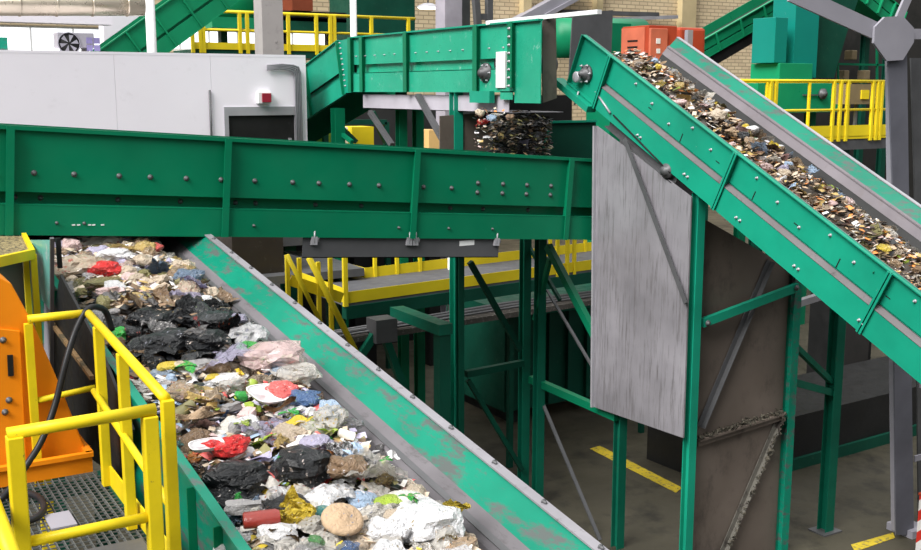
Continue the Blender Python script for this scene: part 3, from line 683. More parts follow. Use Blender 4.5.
# orange machine
om = thing('orange_machine', 'orange press machine with sloping side behind the grated platform', 'machine', (.9, 7.8, zp))
Yo = 7.55
prof = [oy(-60, 276, Yo), oy(0, 277, Yo), oy(11, 283, Yo), oy(34, 325, Yo), oy(60, 385, Yo), oy(88, 455, Yo), oy(92, 470, Yo), oy(-60, 500, Yo)]
m = MB().prism(prof, (0, .55, 0)); m.build('body', ORG, om, .01)
pan = [oy(-60, 323, Yo-.02), oy(20, 331, Yo-.02), oy(27, 472, Yo-.02), oy(-60, 490, Yo-.02)]
pn = MB().prism(pan, (0, .02, 0)).build('service_panel', ORG, om, .004)
m = MB().beam(oy(10, 355, Yo-.03), oy(11, 376, Yo-.03), .035, .012); m.build('slot', BLACK, pn)
for q in ((3, 340), (9, 400), (5, 412), (-20, 340)): 
    p = oy(*q, Yo-.02); bolt(pn, p, 'y', .018)
m = MB(); zl = zp+.13
m.beam((-.5, 7.42, zl), (1.5, 7.42, zl), .05, .03); m.prism([(-.5, 7.42, zp), (1.48, 7.42, zp), (1.48, 7.42, zl), (-.5, 7.42, zl)], (0, .02, 0))
m.build('base_tray', ORG, om)
m = MB(); m.beam((1.48, 7.42, zl), (1.48, 8.2, zl), .05, .03); m.prism([(1.48, 7.42, zp), (1.48, 8.2, zp), (1.48, 8.2, zl), (1.48, 7.42, zl)], (.015, 0, 0)); m.build('base_tray_side', ORG, om)

# ================================================================== CENTRE: yellow walkway, stair, supports, container
def yr(px, py, Y): return oy(px, py, Y)
wk = thing('access_walkway', 'yellow edged access walkway seen below the crossing conveyor', 'walkway', (7, 14, 0))
zw = 2.9
# near edge line: from px(345,300) to (592,262)
n0 = oz(335, 296, zw); n1 = oz(345, 303, zw); n2 = oz(640, 262, zw)
f0 = oz(365, 278, zw); f2 = oz(640, 245, zw)
m = MB(); m.prism([n1, n2, f2, f0], (0, 0, -.05)); m.prism([oz(300, 285, zw), n1, f0, oz(310, 262, zw)], (0, 0, -.05)); m.build('deck', paint('walkway_deck', (.11, .11, .12), (.1, .1, .1), .55, .6, 3, soft=.2), wk)
m = MB(); m.beam(n1+V((0, 0, .07)), n2+V((0, 0, .07)), .012, .16); m.beam(oz(300, 285, zw)+V((0, 0, .1)), n1+V((0, 0, .1)), .012, .2); m.build('toe_board', YELF, wk)
m = MB(); m.beam(f0+V((0, 0, .08)), f2+V((0, 0, .08)), .012, .16); m.beam(oz(310, 262, zw)+V((0, 0, .08)), f0+V((0, 0, .08)), .012, .16); m.build('toe_board', YELF, wk)
dd = (n2-n1).normalized()
def on_line(px, A, B):
    lo, hi = 0., 1.
    def X(p): d = p-CAM; return PX+F*d.dot(RT)/d.dot(FW)
    for _ in range(40):
        mid = (lo+hi)/2
        if X(A.lerp(B, mid)) < px: lo = mid
        else: hi = mid
    return A.lerp(B, lo)
for px in (340, 346, 557, 567, 574):
    p = on_line(px, n1, n2) if px > 345 else n1; MB().beam((p.x, p.y, zw-.05), (p.x, p.y, zw+1.1), .05, .05, (0, 1, 0)).build('railing_post', YELF, wk)
for px in (375, 397, 420, 550, 585):
    p = on_line(px, f0, f2); MB().beam((p.x, p.y, zw), (p.x, p.y, zw+1.1), .05, .05, (0, 1, 0)).build('railing_post', YELF, wk)
MB().tube([n1+V((0, 0, 1.1)), n2+V((0, 0, 1.1))], .03, 8).build('top_rail', YELF, wk)
MB().tube([f0+V((0, 0, 1.1)), f2+V((0, 0, 1.1))], .03, 8).build('top_rail', YELF, wk)
m = MB(); m.beam(n1+V((0, .03, -.14)), n2+V((0, .03, -.14)), .12, .18); m.build('edge_beam', GREEND, wk)
# debris laden cable shelf under the walkway
s0 = n1+V((-.3, -.25, -.42)); s1 = n2+V((0, -.35, -.42))
cs = thing('cable_shelf', 'litter covered cable shelf running under the yellow walkway', 'shelf', V((s0.x, s0.y, s0.z)))
m = MB(); m.beam(s0, s1, .45, .08); m.build('shelf', paint('litter_shelf', (.10, .09, .08), (.24, .22, .2), .56, .9, 9, soft=.06), cs)
for k in range(5): m = MB(); o_ = V((0, -.18+.08*k, .07)); m.tube([s0+o_+V((0, 0, .01*math.sin(k))), s0.lerp(s1, .5)+o_+V((0, .02, .03)), s1+o_], .02, 6); m.build('cable', HOSE if k % 2 else DSTEEL, cs)
for t in (.03, .5, .97): q = s0.lerp(s1, t); MB().beam((q.x, q.y, 0), (q.x, q.y, q.z-.04), .08, .08, (0, 1, 0)).build('leg', GREEND, cs)
# stair handrails (yellow, leaning) in front of the walkway end
hr = thing('stair_railing', 'yellow slanting stair handrails left of the walkway end', 'railing', oz(330, 380, 0)*1)
Yh = 12.6
for (a, b, c, d, w) in ((287, 255, 322, 325, .05), (309, 258, 356, 352, .07)):
    MB().tube([oy(a, b, Yh), oy(c, d, Yh)], w*.6, 8).build('handrail', YELF, hr)
for (x, y0, y1) in ((287, 255, 330), (299, 258, 330), (318, 262, 370), (330, 258, 370)):
    p = oy(x, y0, Yh+.15); q = oy(x, y1, Yh+.15); MB().beam((p.x, p.y, 0), p, .05, .05, (0, 1, 0)).build('post', YELF, hr)
MB().beam(oy(290, 280, Yh+.15), oy(342, 298, Yh+.15), .03, .14).build('toe_board', YELF, hr)
# X-legged support
xs = thing('trestle', 'shade-darkened green splayed leg frame under the litter shelf', 'support frame', oz(380, 420, 0))
Ys = 12.9
J = oy(382, 332, Ys)
MB().box(J.x-.16, J.x+.16, Ys-.15, Ys+.15, J.z-.12, J.z+.2).build('junction_block', DSTEEL, xs)
def toz(px, py, px2, py2, Y):
    a = oy(px, py, Y); b = oy(px2, py2, Y); t = a.z/(a.z-b.z); return a, a+(b-a)*t
a, b = toz(384, 335, 410, 405, Ys); MB().beam(a, b, .1, .1).build('leg', GREEN_SHADE, xs)
a, b = toz(374, 335, 352, 368, Ys); MB().beam(a, b, .1, .1).build('leg', GREEN_SHADE, xs)
# portal with heavy post
pt = thing('portal', 'shade-darkened green portal with heavy box post left of the striped pole', 'support frame', oz(440, 470, 0))
a = ox(442, 332, 6.75); b = ox(400, 315, 6.75)
MB().beam((a.x, a.y, 0), (a.x, a.y, a.z), .16, .16, (0, 1, 0)).build('post', GREEND, pt)
MB().beam((a.x, a.y-.1, a.z+.05), (b.x, b.y+.1, a.z+.05), .2, .14).build('beam', GREEN_SHADE, pt)
MB().beam((a.x, a.y+.1, .6), (a.x, a.y+.7, 0.02), .08, .08).build('knee_brace', GREEN, pt)
# striped pole and pipe
sp_ = thing('striped_pole', 'thin pale pole with red and white striped foot left of a green post', 'pole', oz(437, 440, 0))
q = oz(451.5, 440, 0); zz = oy(438, 345, q.y).z; z3 = oy(438, 240, q.y).z
MB().box(q.x-.04, q.x+.04, q.y-.04, q.y+.04, 0, oy(438, 330, q.y).z).build('striped_guard', STRIPE, sp_)
MB().tube([(q.x, q.y+.06, 0), (q.x, q.y+.06, z3+.5)], .03, 8).build('pipe', WHITE, sp_)
# green skip container behind
sk = thing('waste_container', 'ribbed green steel container in the dark behind the tower posts', 'container', (10.2, 15.5, 0))
a = oy(505, 300, 15.2); zc = oy(550, 305, 15.2).z; c0, c1 = a.x, a.x+6.5
m = MB(); m.box(c0, c1, 15.2, 17.2, .25, zc); m.build('body', GREEND, sk)
k = c0+.05
while k < c1: MB().box(k, k+.09, 15.12, 15.2, .3, zc-.05).build('rib', GREEND, sk); k += .42
MB().box(c0-.02, c1+.02, 15.1, 15.22, zc-.12, zc).build('top_rim', GREEN_SHADE, sk)
for xx in (c0+.2, c1-.35): MB().box(xx, xx+.15, 15.3, 17, 0, .25).build('skid', BLACK, sk)
# dark pallet-like frame near 490,340
bx = thing('steel_cabinet', 'dark upright steel cabinet on the floor behind the green posts', 'cabinet', oz(490, 390, 0))
q = oz(480, 388, 0); m = MB(); m.box(q.x, q.x+.7, q.y, q.y+.5, .05, 1.75); m.build('body', DSTEEL, bx); MB().box(q.x+.05, q.x+.65, q.y+.05, q.y+.45, 0, .05).build('plinth', BLACK, bx)
MB().box(q.x+.04, q.x+.66, q.y-.02, q.y, .12, 1.7).build('door', GREYP, bx)
# under cabin dark mass
m = MB(); a = oz(250, 272, 1.9); 
ub = thing('machine_housing', 'dark brown boxed machine under the cabin behind the belt', 'machine', (5, 15, 0))
p = oy(232, 243, 15.2); q = oy(284, 272, 15.2)
MB().box(p.x, q.x, 15.2, 16.6, q.z, p.z+.4).build('housing', paint('dark_brown', (.035, .028, .022), (.08, .07, .06), .6), ub)
MB().box(p.x-.4, q.x+1.2, 14.9, 16.8, q.z-.12, q.z).build('deck', DSTEEL, ub)
for x in (p.x, q.x+.8): MB().box(x, x+.12, 15, 15.12, 0, q.z-.12).build('leg', GREEND, ub)
# lower right: dark plant on floor
lb = thing('low_machine', 'low dark green machine bed on the floor at lower right', 'machine', oz(830, 470, 0))
a = oz(790, 470, 0); b = oz(895, 440, 0)
m = MB(); d = V((b.x-a.x, b.y-a.y, 0)).normalized(); n = V((-d.y, d.x, 0)); a_ = a-d*1.5; b_ = b+d*5
m.prism([a_, b_, b_+n*1.6, a_+n*1.6], (0, 0, .85)); m.build('body', BLACK, lb)
m = MB(); m.prism([a_-n*.06, b_-n*.06, b_, a_], (0, 0, .18)); m.build('kerb', GREEND, lb)
db = thing('steel_cabinet', 'tall dark sheet cabinet standing behind the green H post', 'cabinet', oz(850, 395, 0))
a = oz(838, 392, 0); m = MB(); m.box(a.x, a.x+.9, a.y, a.y+.8, 0, 2.6); m.build('body', BLACK, db); MB().box(a.x+.1, a.x+.8, a.y-.02, a.y, .2, 2.4).build('door', DKBR, db)
# ================================================================== RIGHT: grey column with gusset
gc = thing('steel_column', 'tall grey steel column with octagonal gusset plate at the right edge', 'column', oz(906, 536, 0))
q = oz(906, 532, 0); cx, cy = q.x, q.y
MB().box(cx-.14, cx+.2, cy-.2, cy+.2, 0, .1).build('base_plate', GREYP, gc)
def cpoly(nm, pts, y, d=.02, mat=GREYP): return MB().prism([oy(a_, b_, y) for a_, b_ in pts], (0, d, 0)).build(nm, mat, gc)
CG = paint('column_grey', (.13, .13, .155), (.07, .07, .075), .66)
cpoly('column_flange', [(888, 50), (907, 50), (909, 190), (914, 535), (896, 535), (893, 190)], cy-.12, .02, CG)
cpoly('column_web', [(899, 50), (902, 50), (906, 535), (904, 535)], cy-.10, .2)
cpoly('column_flange', [(911, 58), (930, 58), (934, 190), (938, 535), (919, 535), (915, 190)], cy+.10, .02, DSTEEL)
for z in (1.0, 2.0, 3.0, 4.4, 5.2): MB().box(cx-.02, cx+.2, cy-.07, cy-.05, z, z+.08).build('batten', GREYP, gc)
Yg = cy-.17
oct_ = [(875, 27), (885, 17), (903, 16), (914, 28), (914, 42), (903, 60), (887, 61), (874, 43)]
MB().prism([oy(x, y, Yg) for x, y in oct_], (0, .03, 0)).build('gusset_plate', GREYP, gc)
a = oy(790, -8, Yg+.05); b = oy(880, 33, Yg+.05); m = MB(); m.beam(a, b, .03, .20); m.beam(V(a)+V((0, .08, .09)), V(b)+V((0, .08, .09)), .15, .02); m.build('diagonal_brace', GREYP, gc)
m = MB(); m.beam(oy(898, 20, Yg+.05), oy(912, -12, Yg+.05), .03, .12); m.build('diagonal_brace', GREYP, gc)
m = MB(); m.beam(oy(905, 34, Yg+.05), oy(960, 34, Yg+.05), .03, .12); m.build('tie_beam', GREYP, gc)
bo = thing('striped_bollard', 'red and white striped guard post at the bottom right edge', 'bollard', oz(925, 548, 0))
q = oz(926, 552, 0); MB().box(q.x-.09, q.x+.09, q.y-.09, q.y+.09, 0, .75).build('guard', STRIPE, bo)
MB().box(q.x-.1, q.x+.1, q.y-.1, q.y+.1, .75, .78).build('cap', RED, bo)
# ================================================================== RIGHT REAR
Yw = 15.
rw = thing('access_walkway', 'upper right yellow railed walkway in front of the green housings', 'walkway', oy(820, 140, Yw))
zf = oy(820, 137, Yw).z; zt_ = oy(820, 81, Yw).z; x0 = oy(700, 100, Yw).x; x1 = oy(892, 100, Yw).x
MB().box(x0, x1, Yw, Yw+1.6, zf-.06, zf).build('deck', YELF, rw)
MB().box(x0, x1, Yw+.02, Yw+.1, zf-.28, zf-.06).build('edge_beam', DSTEEL, rw)
MB().box(x0, x1, Yw-.01, Yw, zf, zf+.22).build('toe_board', YELF, rw)
MB().tube([(x0, Yw, zt_), (x1, Yw, zt_)], .03, 8).build('top_rail', YELF, rw)
MB().tube([(x0, Yw, (zt_+zf)/2-.02), (x1, Yw, (zt_+zf)/2-.02)], .025, 8).build('mid_rail', YELF, rw)
for px in (770, 775, 833, 840, 847, 872, 877, 881):
    x = oy(px, 100, Yw).x; MB().beam((x, Yw-.01, zf-.1), (x, Yw-.01, zt_), .06, .06, (0, 1, 0)).build('railing_post', YELF, rw)
MB().tube([(x0, Yw+1.6, zt_-.0), (x1, Yw+1.6, zt_)], .03, 8).build('top_rail', YELF, rw)
for k in range(5): x = x0+.8+k*1.3; MB().beam((x, Yw+1.59, zf), (x, Yw+1.59, zt_), .05, .05, (0, 1, 0)).build('railing_post', YELF, rw)
for x in (x0+2.5, x1-.3): MB().hbeam((x, Yw+.9, 0), (x, Yw+.9, zf-.06), .16, .16).build('leg', GREEND, rw)
# tall shiny housings
th = thing('separator_housing', 'tall glossy green separator housing rising behind the right walkway', 'machine', (17, 18.5, 0))
Yt_ = 18.
GLOSS = paint('glossy_green', (.008, .22, .18), (.3, .5, .5), .66, .16, .8, var=.2, soft=.1)
def pbox(thg, nm, xa, ya, xb, yb_, Y, dep, mat, z0=None):
    a = oy(xa, ya, Y); b = oy(xb, yb_, Y); return MB().box(a.x, b.x, Y, Y+dep, b.z if z0 is None else z0, a.z).build(nm, mat, thg, .01)
pbox(th, 'tall_duct', 797, -12, 816, 78, Yt_, .7, GLOSS)
pbox(th, 'side_duct', 776, 17, 786, 63, Yt_-.1, .7, GLOSS)
pbox(th, 'lower_casing', 780, 63, 812, 80, Yt_-.15, .9, GREENF)
pbox(th, 'base_casing', 758, 83, 842, 112, Yt_-.3, 1.6, GREENF)
m = MB(); m.prism([oy(812, -12, Yt_+.3), oy(862, -12, Yt_+.3), oy(846, 36, Yt_+.3), oy(834, 78, Yt_+.3), oy(812, 78, Yt_+.3)], (0, 1.2, 0)); m.build('tapered_hopper', GREEND, th)
a = oy(758, 112, Yt_-.3); b = oy(842, 112, Yt_-.3)
for x in (a.x+.3, (a.x+b.x)/2, b.x-.3): MB().hbeam((x, Yt_+.4, 0), (x, Yt_+.4, a.z), .2, .2).build('leg', GREEN, th)
p = oy(822, 94, Yt_-.32); m = MB().lathe([(.13, 0), (.13, -.05), (.06, -.08), (.06, -.12)], p, 14, 'y'); m.build('bearing', DSTEEL, th)
MB().beam(oy(803, 95, Yt_-.33), oy(818, 95, Yt_-.33), .03, .03).build('lever', DSTEEL, th)
# control box on the walkway
cb = thing('control_box', 'tan switch box hanging behind the upper right railing', 'box', oy(860, 110, 16.2))
a = oy(846, 84, 16.1); b = oy(878, 104, 16.1); MB().box(a.x, b.x, 16.1, 16.4, b.z, a.z).build('case', paint('tan', (.22, .17, .10), (.1, .08, .05), .65), cb)
a = oy(862, 90, 16.07); b = oy(869, 99, 16.07); MB().box(a.x, b.x, 16.07, 16.1, b.z, a.z).build('notice', YELF, cb)
MB().box(a.x, a.x+.06, 16.2, 16.26, zf, b.z).build('stand', DSTEEL, cb)
# motors shelf at 845..880,50..78
ms = thing('motor_shelf', 'green rack with two small motors right of the tapered hopper', 'rack', oy(855, 80, 19))
Ym = 19.
m = MB(); m.beam(oy(838, 64, Ym), oy(885, 65, Ym), .05, .05); m.beam(oy(838, 64, Ym), oy(838, 80, Ym), .04, .04); m.beam(oy(877, 45, Ym), oy(877, 110, Ym), .05, .05); m.build('frame', GREEN, ms)
for x, y in ((843, 75), (864, 75), (851, 55)):
    p = oy(x, y, Ym); MB().box(p.x-.08, p.x+.12, Ym-.1, Ym+.15, p.z-.12, p.z+.12).build('motor', paint('tan', (.22, .17, .10)), ms, .02)
# dark rear mass on the right hides the far hall
m = MB(); a = oy(905, 100, 21.); m.box(a.x-4, a.x+14, 22, 22.3, 0, 12); o = m.build('partition', DKBR); tag(o, 'dark cladding partition deep behind the right walkway', 'partition')
# far right rear inclined green conveyor rising to the right
def far_conv(label, pa, pb, hpx, Y, legs, dep=1.1, mat=GREENF, nrib=6, base=None):
    a = oy(*pa, Y); b = oy(*pb, Y); u = (b-a).normalized(); v = V((-u.z, 0, u.x)); 
    if v.z < 0: v = -v
    L_ = (b-a).length; h = hpx*a.y/1080*1.05
    t = thing('belt_conveyor', label, 'conveyor', V(((a.x+b.x)/2, Y+.5, 0)), 'green belt conveyors')
    fr = Fr(a, u, v, (0, -1, 0)); m = MB()
    fr.box(m, 0, L_, -h*.55, 0, -.02, 0); fr.box(m, 0, L_, -h*.62, -h*.55, -.1, -.08); fr.box(m, 0, L_, -h, -h*.62, 0, .02); fr.box(m, 0, L_, -h-.02, -h, -dep, .03); m.build('side_panel', mat, t)
    m = MB(); fr.box(m, 0, L_, 0, .03, -.05, .05); m.build('top_flange', mat, t)
    m = MB(); fr.box(m, 0, L_, -h, 0, -dep-.02, -dep); m.build('side_panel', mat, t)
    m = MB(); fr.box(m, 0, L_, -.3, -.28, -dep, -.02); m.build('belt', RUBBER, t)
    for k in range(nrib+1):
        s = L_*k/nrib; m = MB(); fr.box(m, s-.02, s+.02, -h, 0, 0, .08); m.build('stiffener', mat, t)
    for k in legs:
        q = fr.p(L_*k, -h-.02, -.1)
        for yy in (Y+.12, Y+dep-.1): MB().hbeam((q.x, yy, 0), (q.x, yy, q.z), .18, .18).build('leg', GREEND, t)
    return t, fr, L_, h
t, fr, L_, h = far_conv('dim green conveyor rising right in front of the beige brick wall', (690, 48), (830, -32), 22, 24., (.12, .7))
m = MB(); fr.box(m, 0, L_*.9, -h-.35, -h-.05, -.3, -.02); m.build('lower_truss', BLACK, t)
# red cabinets
rd = thing('red_cabinet', 'red orange metal cabinet with double doors, left of the steep conveyor head', 'cabinet', oy(650, 60, 17))
Yr = 16.5
a = oy(649, 25, Yr); b = oy(676, 62, Yr); zz = 4.3; SAL = paint('salmon_paint', (.62, .16, .09), (.5, .2, .15), .7)
MB().box(a.x, b.x, Yr, Yr+.8, b.z, a.z).build('body', RED, rd, .01)
pbox(rd, 'door', 651, 28, 667, 62, Yr-.06, .06, SAL)
MB().box(a.x-.02, a.x, Yr+.1, Yr+.8, b.z, a.z-.03).build('side_door', SAL, rd)
for k in (0, 1): MB().box(a.x-.03, a.x-.02, Yr+.3, Yr+.6, a.z-.30-.12*k, a.z-.27-.12*k).build('vent_slot', BLACK, rd)
for y, r in ((41, .05), (51, .045)): p = oy(658.5, y, Yr-.07); MB().box(p.x-r, p.x+r, Yr-.07, Yr-.06, p.z-r, p.z+r).build('sticker', WHITE, rd)
MB().box(a.x, b.x, Yr, Yr+.8, zz-.1, b.z).build('plinth', DSTEEL, rd)
for x in (a.x+.1, b.x-.1): MB().box(x-.06, x+.06, Yr+.3, Yr+.42, 0, zz-.1).build('leg', GREEND, rd)
rd2 = thing('red_cabinet', 'darker red orange cabinet with rounded corner behind the grey post', 'cabinet', oy(690, 60, 17.5))
Yr2 = 17.6; a = oy(680, 27, Yr2); b = oy(705, 60, Yr2)
MB().box(a.x, b.x, Yr2, Yr2+.8, b.z, a.z).build('body', RED, rd2, .06)
for x in (a.x-.1, b.x-.1): MB().box(x-.06, x+.06, Yr2+.3, Yr2+.42, 0, b.z).build('leg', GREEND, rd2)
m = MB(); p = oy(689, 30, 17.3); m.beam((p.x, 17.3, 0), (p.x, 17.3, p.z), .14, .1, (0, 1, 0)); tag(m.build('grey_post', GREYP), 'short grey post between the two red orange cabinets', 'post')
m = MB(); p = oy(620, 10, 17.8); a = oy(612, 23, 17.8); b = oy(630, 70, 17.8); m.box(a.x, b.x, 17.8, 18.6, 0, a.z); tag(m.build('green_housing', GREEN), 'dark green housing left of the red orange cabinet', 'machine')
m = MB(); m.beam(oy(560, 21, 39.6), oy(676, 17, 39.6), .3, .16); tag(m.build('cable_tray', STEEL), 'pale cable tray crossing in front of the brick wall', 'cable tray')
m = MB(); m.beam(oy(560, 12, 39.6), oy(657, 14.5, 39.6), .3, .18); tag(m.build('pipe', DSTEEL), 'dark pipe crossing in front of the brick wall above the tray', 'pipe')
# teal duct behind the chute
m = MB(); a = oy(553, 38, 19); b = oy(640, 38, 19); m.tube([a, b], .42, 20); tag(m.build('duct', GREENF), 'round pale green duct behind the dark chute plates', 'duct')
pp = oy(560, 38, 19)
# grey roof struts centre
m = MB(); a = oy(440, 30, 20); m.box(oy(445, 0, 20).x, oy(462, 0, 20).x, 20, 20.4, 0, 9.5); tag(m.build('steel_column', paint('lilac_grey', (.38, .35, .40), (.3, .28, .3), .7)), 'pale grey column rising behind the middle of the rear conveyor', 'column')
m = MB(); m.box(oy(463, 0, 20.3).x, oy(475, 0, 20.3).x, 20.5, 20.9, 0, 9.5); tag(m.build('steel_column', DSTEEL), 'dark grey column close behind the pale grey column', 'column')
m = MB(); m.beam(oy(475, -8, 15.5), oy(478, 28, 15.5), .1, .1); m.beam(oy(489, -8, 15.5), oy(489, 22, 15.5), .1, .1); m.beam(oy(478, 17, 15.5), oy(490, 17, 15.5), .06, .1); tag(m.build('hanger_frame', DSTEEL), 'dark steel hanger frame above the rear conveyor head', 'frame')
m = MB(); m.beam(oy(505, 30, 39.5), oy(585, -14, 39.5), .6, .5); m.beam(oy(545, 16, 39.2), oy(596, -12, 39.2), .18, .18); tag(m.build('diagonal_strut', GREYP), 'grey diagonal roof strut before the brick wall', 'strut')
# small pendant lamp
pl = thing('pendant_lamp', 'lit oval hall lamp above the rear conveyor, left of the pale column', 'lamp', oy(428, 8, 26))
p = oy(428, 7.5, 26); MB().lathe([(.0, .12), (.12, .11), (.30, .03), (.32, 0)], p, 16).build('shade', STEEL, pl)
MB().lathe([(.0, -.04), (.25, -.03), (.28, 0)], p, 16).build('bulb', LAMP, pl)
MB().tube([p+V((0, 0, .11)), p+V((0, 0, 2.5))], .02, 6).build('rod', DSTEEL, pl)
# ================================================================== UPPER LEFT REAR
Yv = 29.
lw = thing('access_walkway', 'upper left yellow railed gantry seen above the white cabin roof', 'walkway', oy(300, 50, Yv))
xa, xb = oy(192, 30, Yv).x, oy(415, 30, Yv).x; zT = oy(250, 12.5, Yv).z; zF = oy(250, 50, Yv).z
MB().box(xa, xb, Yv, Yv+1.8, zF-.2, zF).build('deck', GREEND, lw)
MB().box(xa, xb, Yv-.03, Yv, zF, zF+.18).build('toe_board', YELF, lw)
MB().tube([(xa, Yv, zT), (xb, Yv, zT)], .045, 8).build('top_rail', YELF, lw)
MB().tube([(xa, Yv, zF+.52), (xb, Yv, zF+.52)], .035, 8).build('mid_rail', YELF, lw)
MB().tube([(xa, Yv, zT), (xa, Yv+1.8, zT)], .045, 8).build('top_rail', YELF, lw)
for px in (192, 200, 203, 239.5, 247, 288, 316, 330, 334, 371, 408):
    x = oy(px, 30, Yv).x; MB().beam((x, Yv-.02, zF-.1), (x, Yv-.02, zT), .09, .09, (0, 1, 0)).build('railing_post', YELF, lw)
for x in (xa+.3, xb-.3, (xa+xb)/2): MB().hbeam((x, Yv+.9, 0), (x, Yv+.9, zF-.2), .25, .25).build('leg', GREEND, lw)
far_conv('far green conveyor rising to the right behind the white pole', (70, 72), (230, -42), 36, 26., (.04, .30))
tk = thing('storage_tank', 'dark green boxed tank behind the upper left gantry railing', 'tank', oy(385, 50, 32))
a = oy(355, -20, 32); b = oy(415, 28, 32); MB().box(a.x, b.x, 32, 34, b.z-1.2, a.z).build('body', GREEND, tk)
for x in (a.x+.3, b.x-.3): MB().box(x-.12, x+.12, 32.8, 33, 0, b.z-1.2).build('leg', GREEND, tk)
tk2 = thing('storage_tank', 'bright green drum section behind the gantry, left of the concrete column', 'tank', oy(235, 20, 31.5))
a = oy(217, -20, 31.5); b = oy(262, 13, 31.5); MB().tube([(a.x, 33, b.z+.6), (b.x+1, 33, b.z+.6)], 1.1, 24).build('drum', GREENF, tk2)
MB().box(oy(212, 20, 31.5).x, oy(262, 20, 31.5).x, 31.5, 33, oy(230, 28, 31.5).z, oy(230, 17, 31.5).z).build('casing', GREENF, tk2)
for x in (a.x+.4, b.x+.3): MB().box(x-.1, x+.1, 32.2, 32.5, 0, oy(230, 28, 31.5).z).build('leg', GREEND, tk2)
mb_ = thing('red_brown_machine', 'red brown machine with black frame behind the left gantry railing', 'machine', oy(305, 12, 31))
a = oy(292, -10, 31); b = oy(313, 11, 31); MB().box(a.x, b.x, 31, 32, b.z, a.z).build('casing', paint('red_brown', (.25, .06, .03), (.1, .04, .03), .7), mb_)
MB().box(a.x-.4, b.x+1.2, 31.2, 32.2, b.z-.3, b.z).build('frame', BLACK, mb_)
MB().box(a.x-.4, b.x+1.2, 31.2, 32.2, oy(300, 30, 31).z, oy(300, 17, 31).z).build('green_panel', GREEND, mb_)
for x in (a.x, b.x+.8): MB().box(x-.08, x+.08, 31.6, 31.8, 0, b.z-.3).build('leg', BLACK, mb_)
cc = oy(262, 20, 24.5).x; c2 = oy(283, 20, 24.5).x
m = MB(); m.box(cc, c2, 24.5, 24.5+(c2-cc), 0, 10); m.box(cc+.30, cc+.36, 24.49, 24.5, 6.9, 6.96); tag(m.build('concrete_column', CONC), 'square concrete column rising behind the cabin roof', 'column')
for px, w, Y, lab in ((150.5, 4.6, 23.5, 'white round pole behind the left half of the cabin roof'), (353.5, 3.6, 23., 'white round pole behind the left end of the rear conveyor')):
    x = oy(px, 20, Y).x; m = MB().tube([(x, Y, 0), (x, Y, 10)], w*Y/1080*1.02, 14); tag(m.build('white_pole', WHITE), lab, 'pole')
# galvanised round duct and ceiling beam top left
m = MB(); a = oy(-40, 4, 22); b = oy(143, 5, 22); m.tube([a, b], .21, 20)
for k in range(5): q = a.lerp(b, .1+.2*k); m.tube([q, q+V((.03, 0, 0))], .225, 20)
tag(m.build('duct', paint('duct_tin', (.52, .46, .36), (.3, .28, .25), .66, .3, 3, metal=.6)), 'long round tin duct along the upper left edge', 'duct')
m = MB(); a = oy(-60, 18, 27); b = oy(112, 18, 27); m.box(a.x, b.x, 27, 27.5, oy(50, 23, 27).z, oy(50, 13, 27).z); tag(m.build('roof_beam', WALLW), 'pale horizontal beam above the bright window band', 'beam')
m = MB(); q = oy(112, 20, 27.2); m.box(q.x, q.x+.9, 28.1, 28.6, 0, q.z+1.5); tag(m.build('steel_column', WALLW), 'pale wall column behind the low end of the far left conveyor', 'column')
m = MB(); q = oy(-10, 37, 18.5); r = oy(8, 50, 18.5); m.box(q.x, r.x, 18.5, 19, cabz1+.04, q.z); tag(m.build('green_box', GREENW), 'small green box on the cabin roof at the left edge', 'box')
# things seen through the gap under the rear conveyor
def gap(nm, xa, ya, xb, yb_, Y, dep, mat, lab_, cat):
    a = oy(xa, ya, Y); b = oy(xb, yb_, Y); t = thing(nm, lab_, cat, ((a.x+b.x)/2, Y+dep/2, 0)); MB().box(a.x, b.x, Y, Y+dep, 4.0, a.z).build('cover', mat, t)
    MB().box(a.x, b.x, Y, Y+dep, 0, 4.0).build('pedestal', BLACK, t)
gap('dark_backing', 290, 100, 480, 150, 21.8, .8, paint('backing_dark', (.035, .035, .035), (.06, .06, .06), .6), 'added dark backing that darkens the gap below the rear conveyor', 'machine')  # added dark screen, gives the gap its darkness
gap('yellow_cover', 352, 127, 374, 150, 20.2, .6, YELF, 'yellow machine cover seen through the gap left of the rear conveyor leg', 'machine cover')
gap('pale_cover', 343, 127, 350, 150, 20.4, .5, WALLW, 'pale cover strip left of the yellow machine cover under the rear conveyor', 'machine cover')
gap('orange_cover', 429, 130, 440, 150, 19.5, .5, paint('pale_orange', (.8, .5, .2), (.6, .5, .3), .6), 'pale orange cover behind the slanting brace under the rear conveyor', 'machine cover')
gap('green_machine', 322, 133, 331, 150, 20.2, .6, paint('lime_paint', (.35, .5, .05)), 'small lime green machine behind the left leg of the rear conveyor', 'machine')
m = MB(); a = oy(325, 122, 19.8); b = oy(386, 122, 19.8); m.beam(a, b, .1, .1); m.beam((a.x, 19.8, 0), a, .1, .1, (0, 1, 0)); m.beam((b.x, 19.8, 0), b, .1, .1, (0, 1, 0)); m.beam(oy(338, 124, 19.8), oy(356, 142, 19.8), .1, .08); m.beam(oy(372, 112, 19.8), oy(388, 146, 19.8), .12, .1); tag(m.build('braced_stand', GREEND), 'dark braced stand before the yellow machine cover', 'frame')

far_conv('bright green conveyor end high up behind the gusset plate', (838, -45), (905, 12), 30, 20., (.93,), 1.0)
